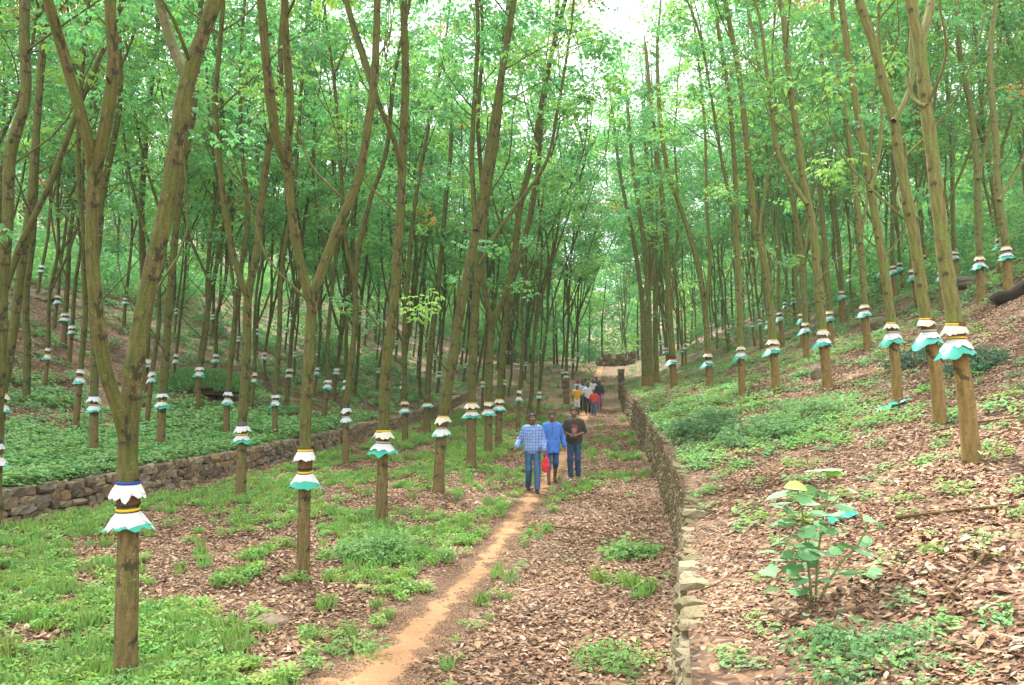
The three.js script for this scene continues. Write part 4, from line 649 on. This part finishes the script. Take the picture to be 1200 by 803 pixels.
stick([[365, 612, 13.4], [395, 606, 13.8], [425, 612, 13.4]], 0.015, 'curved stick between the two-armed tree and the straight tree');
stick([[118, 615, 13], [150, 600, 13.8], [172, 575, 15]], 0.016, 'pale stick leaning by the dry stone wall near the thick forked tree');
function scrap(px, py, D, w, label, seed) { // crumpled sheet of teal plastic
  D = meet(px, py, D);
  const p = at(px, py, D), g = new THREE.PlaneGeometry(w, w * 0.6, 12, 8), q = g.attributes.position; for (let i = 0; i < q.count; i++) q.setXYZ(i, q.getX(i) * (1 + 0.3 * noise(q.getY(i) * 6, seed)), q.getY(i) * (1 + 0.4 * noise(q.getX(i) * 5, seed + 3)), 0.05 + 0.1 * noise(q.getX(i) * 7, q.getY(i) * 7, seed)); g.rotateX(-Math.PI / 2); const n = g.toNonIndexed(); n.computeVertexNormals();
  const o = single('plastic_scrap', n, PL.teal, label, 'plastic scrap'); o.position.copy(gp(p.x, D, 0.02)); o.quaternion.setFromUnitVectors(UPV, groundNormal(p.x, D, 0.3));
}
scrap(1048, 480, 14.3, 0.55, 'crumpled teal plastic sheet at the foot of a rubber tree on the right slope', 2);
scrap(247, 768, 7.2, 0.2, 'small teal plastic scrap in the weeds by the thick forked tree', 5);
scrap(988, 612, 7.0, 0.3, 'teal plastic scrap lying behind the big-leaved sapling', 8);

// ---------------------------------------------------------------- people
function surface(sdf, lo, hi, cell) { // naive surface nets
  const n = [0, 1, 2].map(k => Math.ceil((hi[k] - lo[k]) / cell) + 1), [nx, ny, nz] = n, F = new Float32Array(nx * ny * nz);
  let q = 0; for (let k = 0; k < nz; k++) for (let j = 0; j < ny; j++) for (let i = 0; i < nx; i++) F[q++] = sdf(lo[0] + i * cell, lo[1] + j * cell, lo[2] + k * cell);
  const id = new Int32Array(nx * ny * nz).fill(-1), pos = [], idx = [], at3 = (i, j, k) => i + nx * (j + ny * k);
  const C = [[0, 0, 0], [1, 0, 0], [0, 1, 0], [1, 1, 0], [0, 0, 1], [1, 0, 1], [0, 1, 1], [1, 1, 1]], E = [[0, 1], [2, 3], [4, 5], [6, 7], [0, 2], [1, 3], [4, 6], [5, 7], [0, 4], [1, 5], [2, 6], [3, 7]];
  for (let k = 0; k < nz - 1; k++) for (let j = 0; j < ny - 1; j++) for (let i = 0; i < nx - 1; i++) {
    const b0 = at3(i, j, k), b1 = b0 + nx, b2 = b0 + nx * ny, b3 = b2 + nx, m = (F[b0] < 0) + (F[b0 + 1] < 0) + (F[b1] < 0) + (F[b1 + 1] < 0) + (F[b2] < 0) + (F[b2 + 1] < 0) + (F[b3] < 0) + (F[b3 + 1] < 0); if (m === 0 || m === 8) continue; const f = [F[b0], F[b0 + 1], F[b1], F[b1 + 1], F[b2], F[b2 + 1], F[b3], F[b3 + 1]];
    let x = 0, y = 0, z = 0, cnt = 0; for (const [a, b] of E) if ((f[a] < 0) !== (f[b] < 0)) { const t = f[a] / (f[a] - f[b]); x += lerp(C[a][0], C[b][0], t); y += lerp(C[a][1], C[b][1], t); z += lerp(C[a][2], C[b][2], t); cnt++; }
    id[at3(i, j, k)] = pos.length / 3; pos.push(lo[0] + (i + x / cnt) * cell, lo[1] + (j + y / cnt) * cell, lo[2] + (k + z / cnt) * cell);
  }
  const quad = (a, b, c, d, flip) => { if (a < 0 || b < 0 || c < 0 || d < 0) return; flip ? idx.push(a, c, b, b, c, d) : idx.push(a, b, c, b, d, c); };
  for (let k = 1; k < nz - 1; k++) for (let j = 1; j < ny - 1; j++) for (let i = 1; i < nx - 1; i++) {
    const v = F[at3(i, j, k)] < 0;
    if (v !== (F[at3(i + 1, j, k)] < 0)) quad(id[at3(i, j - 1, k - 1)], id[at3(i, j, k - 1)], id[at3(i, j - 1, k)], id[at3(i, j, k)], !v);
    if (v !== (F[at3(i, j + 1, k)] < 0)) quad(id[at3(i - 1, j, k - 1)], id[at3(i, j, k - 1)], id[at3(i - 1, j, k)], id[at3(i, j, k)], v);
    if (v !== (F[at3(i, j, k + 1)] < 0)) quad(id[at3(i - 1, j - 1, k)], id[at3(i, j - 1, k)], id[at3(i - 1, j, k)], id[at3(i, j, k)], !v);
  }
  const g = new THREE.BufferGeometry(); g.setAttribute('position', new THREE.Float32BufferAttribute(pos, 3)); g.setIndex(idx); g.computeVertexNormals(); return g;
}
const smin = (a, b, k) => { const h = clamp(0.5 + 0.5 * (b - a) / k, 0, 1); return lerp(b, a, h) - k * h * (1 - h); };
const cap = (a, b, ra, rb) => { const dx = b[0] - a[0], dy = b[1] - a[1], dz = b[2] - a[2], L = dx * dx + dy * dy + dz * dz || 1e-9; return (x, y, z) => { const px = x - a[0], py = y - a[1], pz = z - a[2], t = clamp((px * dx + py * dy + pz * dz) / L, 0, 1); const ex = px - dx * t, ey = py - dy * t, ez = pz - dz * t; return Math.sqrt(ex * ex + ey * ey + ez * ez) - ra - (rb - ra) * t; }; };
const ell = (c, r) => { const [cx, cy, cz] = c, [rx, ry, rz] = r, m = Math.min(rx, ry, rz); return (x, y, z) => { const a = (x - cx) / rx, b = (y - cy) / ry, d = (z - cz) / rz; return (Math.sqrt(a * a + b * b + d * d) - 1) * m; }; };
const blend = (list, k) => (x, y, z) => { let v = list[0](x, y, z); for (let i = 1; i < list.length; i++) v = smin(v, list[i](x, y, z), k); return v; };
const mix3 = (a, b, t) => [0, 1, 2].map(i => lerp(a[i], b[i], t));
function paint(g, fn) { const p = g.attributes.position, c = new Float32Array(p.count * 3); for (let i = 0; i < p.count; i++) { const k = fn(p.getX(i), p.getY(i), p.getZ(i)); c[i * 3] = k.r; c[i * 3 + 1] = k.g; c[i * 3 + 2] = k.b; } g.setAttribute('color', new THREE.BufferAttribute(c, 3)); return g; }
const skinMat = new THREE.MeshStandardMaterial({ vertexColors: true, roughness: 0.6 }), clothMat = new THREE.MeshPhysicalMaterial({ vertexColors: true, roughness: 0.9, sheen: 0.3, sheenRoughness: 0.6 });
const hairMat = new THREE.MeshStandardMaterial({ color: lin(0.012, 0.01, 0.009), roughness: 0.7 }), shoeMat = [new THREE.MeshStandardMaterial({ color: lin(0.03, 0.028, 0.028), roughness: 0.6 }), new THREE.MeshStandardMaterial({ color: lin(0.16, 0.08, 0.045), roughness: 0.6 })];

function person(o) {
  const cell = o.fine ? 0.013 : 0.024, hc = o.fine ? 0.006 : 0.011, pose = o.pose, root = base('person', gp(o.x, o.D, 0), o.label, 'person', o.group);
  root.rotation.y = Math.atan2(-o.x, o.D) + (o.turn || 0); root.scale.setScalar(o.h / 1.7);
  const sgn = [-1, 1], hip = sgn.map(s => [s * 0.085, 0.92, 0]), sh = sgn.map(s => [s * (o.sh || 0.165), 1.365, -0.01]), knee = pose.knee, ank = pose.ankle, elb = pose.elbow, wr = pose.wrist;
  const thigh = sgn.map((_, i) => cap(hip[i], knee[i], 0.08, 0.056)), calf = sgn.map((_, i) => cap(knee[i], ank[i], 0.056, 0.038)), uarm = sgn.map((_, i) => cap(sh[i], elb[i], 0.05, 0.038)), farm = sgn.map((_, i) => cap(elb[i], wr[i], 0.039, 0.027));
  const torso = blend([ell([0, 1.25, 0], [0.165, 0.2, 0.105]), ell([0, 1.07, 0.005], [0.14, 0.18, 0.1]), ell([0, 0.94, -0.005], [0.155, 0.13, 0.112]), cap([-0.115, 1.365, -0.01], [0.115, 1.365, -0.01], 0.052, 0.052), cap([-0.1, 1.38, -0.015], [0, 1.43, -0.012], 0.03, 0.05), cap([0.1, 1.38, -0.015], [0, 1.43, -0.012], 0.03, 0.05)], 0.05), neck = cap([0, 1.38, -0.012], [0, 1.5, 0.0], 0.058, 0.052);
  const foot = ank.map(a => cap([a[0], a[1] - 0.03, a[2] - 0.03], [a[0], Math.max(0.03, a[1] - 0.05), a[2] + 0.13], 0.036, 0.03));
  const bodySdf = blend([torso, neck, ...thigh, ...calf, ...uarm, ...farm, ...foot], 0.03), box = [[-0.5, -0.02, -0.42], [0.5, 1.5, 0.46]];
  // head
  const hp = [0, 1.585, 0.015], skull = blend([ell([0, 1.61, 0.0], [0.076, 0.092, 0.094]), ell([0, 1.545, 0.03], [0.058, 0.078, 0.066]), cap([0, 1.44, -0.01], [0, 1.53, 0.0], 0.052, 0.05)], 0.03);
  const headSdf = blend([skull, cap([0, 1.605, 0.096], [0, 1.568, 0.116], 0.008, 0.015), ell([-0.079, 1.585, 0.0], [0.012, 0.03, 0.02]), ell([0.079, 1.585, 0.0], [0.012, 0.03, 0.02]), cap([-0.022, 1.528, 0.088], [0.022, 1.528, 0.088], 0.009, 0.009)], 0.012);
  const skin = o.skin || lin(0.13, 0.062, 0.036), eyeW = lin(0.6, 0.56, 0.5), dark = lin(0.015, 0.01, 0.01), lip = lin(0.17, 0.06, 0.05);
  const headG = paint(surface(headSdf, [-0.11, 1.42, -0.12], [0.11, 1.73, 0.15], hc), (x, y, z) => { const ax = Math.abs(x) - 0.03, e = Math.hypot(ax, (y - 1.598) * 1.7); if (z > 0.055 && e < 0.007) return dark; if (z > 0.055 && e < 0.014) return eyeW; if (z > 0.06 && Math.abs(ax) < 0.018 && Math.abs(y - 1.62) < 0.005) return dark; if (z > 0.07 && Math.abs(x) < 0.025 && Math.abs(y - 1.528) < 0.01) return lip; return skin; });
  // hands: palm, four fingers and a thumb, curled
  const hands = sgn.map((s, i) => {
    const w = wr[i], d = V(w[0] - elb[i][0], w[1] - elb[i][1], w[2] - elb[i][2]).normalize(), side = V(0, 0, 0).crossVectors(d, V(s, 0.2, 0.1)).normalize(), palmN = V(0, 0, 0).crossVectors(side, d).normalize().multiplyScalar(-s), P = (a, b, c) => [w[0] + d.x * a + side.x * b + palmN.x * c, w[1] + d.y * a + side.y * b + palmN.y * c, w[2] + d.z * a + side.z * b + palmN.z * c], curl = o.fist && o.fist[i] ? 1 : 0.45;
    const list = [cap(P(-0.02, 0, 0), P(0.03, 0, 0), 0.026, 0.024), cap(P(0.03, -0.022, 0), P(0.075, -0.026, 0), 0.015, 0.012), cap(P(0.03, 0.02, 0), P(0.075, 0.024, 0), 0.015, 0.012), cap(P(0.03, 0, 0), P(0.08, 0, 0), 0.016, 0.012)];
    [[-0.027, 0.055], [-0.009, 0.068], [0.009, 0.074], [0.027, 0.066]].forEach(([b, l]) => { const k1 = P(0.08, b, 0), k2 = P(0.08 + l * 0.5 * (1 - 0.35 * curl), b, l * 0.4 * curl), k3 = P(0.08 + l * (0.95 - 0.75 * curl), b, l * 0.85 * curl); list.push(cap(k1, k2, 0.0095, 0.009), cap(k2, k3, 0.009, 0.0075)); });
    list.push(cap(P(0.02, 0.026, 0.006), P(0.05, 0.046, 0.018), 0.012, 0.01), cap(P(0.05, 0.046, 0.018), P(0.078, 0.046, 0.032), 0.01, 0.008));
    const lo = [0, 1, 2].map(k => w[k] - 0.17), hi = [0, 1, 2].map(k => w[k] + 0.17); return surface(blend(list, 0.006), lo, hi, o.fine ? 0.006 : 0.012);
  });
  const bodyG = surface(bodySdf, ...box, cell);
  part('body', mergeGeometries([paint(bodyG, () => skin), headG, ...hands.map(g => paint(g, () => skin))]), skinMat, root);
  // clothes
  const cl = o.cloth, loose = cl.loose || 0.016, st = cl.sleeve, arms = sgn.flatMap((_, i) => st <= 1 ? [cap(sh[i], mix3(sh[i], elb[i], st), 0.05, lerp(0.05, 0.04, st) + 0.008)] : [uarm[i], cap(elb[i], mix3(elb[i], wr[i], st - 1), 0.042, 0.036)]);
  const parts = [torso, ...arms]; if (cl.skirt) parts.push(cap([0, 0.95, 0], [0, cl.hem, 0.01], 0.12, 0.15), ...thigh);
  const topS = blend(parts, 0.03), wrinkle = (x, y, z) => 0.005 * noise(x * 14, y * 9, z * 14) + 0.004 * noise(x * 5, y * 22, z * 6);
  part(cl.skirt ? 'tunic' : 'shirt', paint(surface((x, y, z) => Math.max(topS(x, y, z) - loose + wrinkle(x, y, z), cl.hem + 0.02 * noise(x * 6, z * 6) - y, y - 1.462 + Math.max(0, z) * 0.35), [-0.52, cl.hem - 0.05, -0.42], [0.52, 1.5, 0.46], cell), cl.top), clothMat, root);
  if (cl.bottom) { const legS = blend([ell([0, 0.94, -0.005], [0.155, 0.13, 0.112]), ...thigh, ...sgn.map((_, i) => cap(knee[i], ank[i], 0.058, 0.05))], 0.035); part(cl.bottomName || 'trousers', paint(surface((x, y, z) => Math.max(legS(x, y, z) - 0.013 + wrinkle(x, y, z), y - 1.0, cl.bottomHem - y), [-0.4, 0.0, -0.42], [0.4, 1.06, 0.46], cell), cl.bottom), clothMat, root); }
  ank.forEach((a) => { const f = cap([a[0], a[1] - 0.035, a[2] - 0.035], [a[0], Math.max(0.035, a[1] - 0.055), a[2] + 0.135], 0.046, 0.038); part('shoe', surface((x, y, z) => Math.max(f(x, y, z), (Math.max(0.0, a[1] - 0.09)) + 0.001 - y, y - a[1] - 0.01), [a[0] - 0.08, -0.03, a[2] - 0.12], [a[0] + 0.08, 0.26, a[2] + 0.22], o.fine ? 0.009 : 0.016), o.shoe || shoeMat[0], root); });
  const hairE = ell([0, 1.612, -0.004], [0.087, 0.102, 0.105]);
  part('hair', surface((x, y, z) => Math.max(hairE(x, y, z) - 0.004 + 0.006 * noise(x * 40, y * 40, z * 40), (z - 0.045) * 0.8 - (y - 1.645) * 1.2, 1.53 - y), [-0.13, 1.48, -0.15], [0.13, 1.76, 0.15], hc), o.hair || hairMat, root);
  if (o.cap) { const cs = ell([0, 1.655, 0.0], [0.096, 0.078, 0.112]), br = ell([0, 1.65, 0.11], [0.075, 0.012, 0.085]); part('cap', surface((x, y, z) => Math.min(Math.max(cs(x, y, z), 1.645 - y), br(x, y, z)), [-0.14, 1.6, -0.16], [0.14, 1.78, 0.24], hc), new THREE.MeshStandardMaterial({ color: o.cap, roughness: 0.8 }), root); }
  return { root, world: (x, y, z) => root.localToWorld(V(x, y, z)) };
}
const walk = (f, arms) => { const k = f ? [[-0.09, 0.5, 0.13], [0.085, 0.49, 0.03]] : [[-0.085, 0.49, 0.03], [0.09, 0.5, 0.13]], a = f ? [[-0.085, 0.085, 0.2], [0.075, 0.11, -0.2]] : [[-0.075, 0.11, -0.2], [0.085, 0.085, 0.2]]; return { knee: k, ankle: a, elbow: arms[0], wrist: arms[1] }; };
const DOWN = [[[-0.25, 1.12, -0.05], [0.25, 1.12, -0.02]], [[-0.25, 0.88, 0.08], [0.24, 0.87, 0.06]]];
const jeans = (x, y, z) => lin(0.05, 0.115, 0.22).multiplyScalar(0.85 + 0.35 * noise(x * 18, y * 18, z * 18) + 0.2 * (Math.abs(Math.abs(x) - 0.09) < 0.03 && z > 0 ? 1 : 0));
const jeansDark = (x, y, z) => lin(0.035, 0.075, 0.15).multiplyScalar(0.9 + 0.35 * noise(x * 18, y * 18, z * 18));
const check = (x, y, z) => { const a = Math.floor((x + z * 0.5 + 2) / 0.03) % 2, b = Math.floor((y + 2) / 0.032) % 2, c = noise(x * 30, y * 30, z * 30); return (a && b ? lin(0.28, 0.38, 0.62) : a || b ? lin(0.17, 0.27, 0.55) : lin(0.11, 0.19, 0.45)).multiplyScalar(1 + 0.35 * c); };
const flat = (r, g, b) => { const c = lin(r, g, b); return (x, y, z) => c.clone().multiplyScalar(0.92 + 0.2 * noise(x * 22, y * 22, z * 22)); };

const pA = person({ fine: true, x: at(624, 572, 17.1).x, D: 17.1, h: 1.73, turn: 0.1, label: 'person in a blue and white checked shirt and jeans, walking down the path', pose: walk(false, [[[-0.27, 1.12, -0.1], [0.24, 1.1, 0.0]], [[-0.36, 0.96, 0.08], [0.25, 0.89, 0.16]]]), fist: [0, 1], cloth: { top: check, sleeve: 1.75, hem: 0.84, loose: 0.026, bottom: jeans, bottomHem: 0.09 } });
person({ fine: true, x: at(647, 562, 18.4).x, D: 18.4, h: 1.7, sh: 0.165, turn: 0.05, label: 'person in a plain bright blue tunic walking between two companions', shoe: shoeMat[0], skin: lin(0.16, 0.08, 0.05), pose: walk(true, [[[-0.22, 1.1, 0.02], [0.25, 1.11, -0.09]], [[-0.18, 0.91, 0.18], [0.3, 0.88, -0.02]]]), cloth: { top: (x, y, z) => (Math.abs(x) < 0.012 && z > 0 && y > 1.15 ? lin(0.05, 0.1, 0.26) : lin(0.07, 0.2, 0.62).multiplyScalar(0.9 + 0.25 * noise(x * 16, y * 10, z * 16))), sleeve: 1.9, hem: 0.74, loose: 0.024, skirt: true, bottom: flat(0.03, 0.085, 0.22), bottomName: 'long_shorts', bottomHem: 0.36 } });
person({ fine: true, x: at(673, 560, 18.8).x, D: 18.8, h: 1.74, turn: -0.1, label: 'person in a dark printed tee and jeans holding both hands before the waist', shoe: shoeMat[1], skin: lin(0.18, 0.09, 0.055), pose: { ...walk(true, [[[-0.25, 1.13, 0.0], [0.25, 1.13, 0.0]], [[-0.07, 1.08, 0.22], [0.09, 1.08, 0.23]]]), knee: [[-0.09, 0.49, 0.06], [0.09, 0.49, 0.04]], ankle: [[-0.08, 0.085, 0.04], [0.08, 0.09, -0.08]] }, fist: [1, 1], cloth: { top: (x, y, z) => { const d = x * 0.75 - (y - 1.2); if (z > 0.05 && Math.abs(x) < 0.1 && y > 1.12 && y < 1.32) { const b = Math.floor((d + 1 + x * 1.4) / 0.03) % 3; if (b === 0 && Math.abs(x - 0.02) < 0.07) return lin(0.55, 0.07, 0.06); if (b === 1 && y < 1.24 && Math.abs(x - 0.01) < 0.05) return lin(0.42, 0.36, 0.33); } return lin(0.05, 0.042, 0.036).multiplyScalar(0.85 + 0.4 * noise(x * 14, y * 14, z * 14)); }, sleeve: 0.85, hem: 0.86, loose: 0.028, bottom: jeansDark, bottomHem: 0.08 } });
{ // red bag carried by the person in the checked shirt
  const p = pA.world(0.275, 0.84, 0.14), g = surface((x, y, z) => smin(ell([0, -0.26, 0], [0.095, 0.16, 0.04])(x, y, z), cap([0, -0.12, 0], [0, -0.03, 0], 0.035, 0.012)(x, y, z), 0.05) + 0.006 * noise(x * 22, y * 16, z * 22), [-0.13, -0.45, -0.08], [0.13, 0.02, 0.08], 0.01), m = new THREE.MeshPhysicalMaterial({ color: lin(0.62, 0.03, 0.05), roughness: 0.4 });
  const root = base('bag', p, 'bright red bag hanging from the hand of the person in the checked shirt', 'bag'); part('pouch', g, m, root); part('handle', new THREE.TorusGeometry(0.03, 0.006, 8, 20), m, root).position.y = 0.0;
}
const FAR = 'people of the group walking behind';
for (const [px, py, D, h, f, c, label, more] of [
  [676.5, 488, 43.5, 1.62, 0, { top: flat(0.7, 0.42, 0.04), sleeve: 0.8, hem: 0.84, bottom: flat(0.7, 0.68, 0.66), bottomName: 'shorts', bottomHem: 0.42 }, 'person in a yellow shirt and white shorts at the front of the group behind'],
  [689, 488, 43.6, 1.78, 1, { top: flat(0.62, 0.66, 0.74), sleeve: 0.8, hem: 0.84, bottom: flat(0.025, 0.025, 0.03), bottomHem: 0.09 }, 'person in a pale tee and black trousers beside the yellow shirt'],
  [695.8, 491, 42.2, 1.45, 0, { top: flat(0.72, 0.07, 0.04), sleeve: 0.9, hem: 0.84, bottom: flat(0.05, 0.11, 0.24), bottomHem: 0.09 }, 'short person in a red top and blue trousers', { shoe: new THREE.MeshStandardMaterial({ color: lin(0.5, 0.08, 0.06), roughness: 0.7 }) }],
  [702.5, 484, 46.2, 1.72, 1, { top: flat(0.04, 0.045, 0.06), sleeve: 1.6, hem: 0.84, bottom: flat(0.55, 0.12, 0.32), bottomHem: 0.2 }, 'person in a dark top and pink trousers at the side of the group'],
  [677, 482, 47, 1.75, 1, { top: flat(0.55, 0.57, 0.62), sleeve: 1.6, hem: 0.84, bottom: flat(0.04, 0.05, 0.08), bottomHem: 0.09 }, 'person in a bright red cap behind the yellow shirt', { cap: lin(0.75, 0.05, 0.04) }],
  [683, 483, 46, 1.74, 0, { top: flat(0.5, 0.55, 0.66), sleeve: 0.9, hem: 0.84, bottom: flat(0.03, 0.03, 0.04), bottomHem: 0.09 }, 'person in a light grey-blue shirt between the yellow shirt and the pale tee'],
  [695, 481, 48, 1.74, 0, { top: flat(0.7, 0.7, 0.72), sleeve: 0.9, hem: 0.84, bottom: flat(0.05, 0.06, 0.1), bottomHem: 0.09 }, 'person in a white shirt at the back of the group'],
  [699, 480, 49.5, 1.76, 1, { top: flat(0.05, 0.07, 0.12), sleeve: 0.9, hem: 0.84, bottom: flat(0.04, 0.05, 0.08), bottomHem: 0.09 }, 'person in a navy shirt hindmost in the group'],
  [686, 480, 49, 1.72, 0, { top: flat(0.1, 0.26, 0.3), sleeve: 0.9, hem: 0.84, bottom: flat(0.04, 0.05, 0.08), bottomHem: 0.09 }, 'person in a dull green-blue shirt hidden at the back of the group'],
]) person({ x: at(px, py, D).x, D, h, label, group: FAR, pose: walk(!!f, DOWN), cloth: c, ...(more || {}) });
renderer.render(scene, camera);
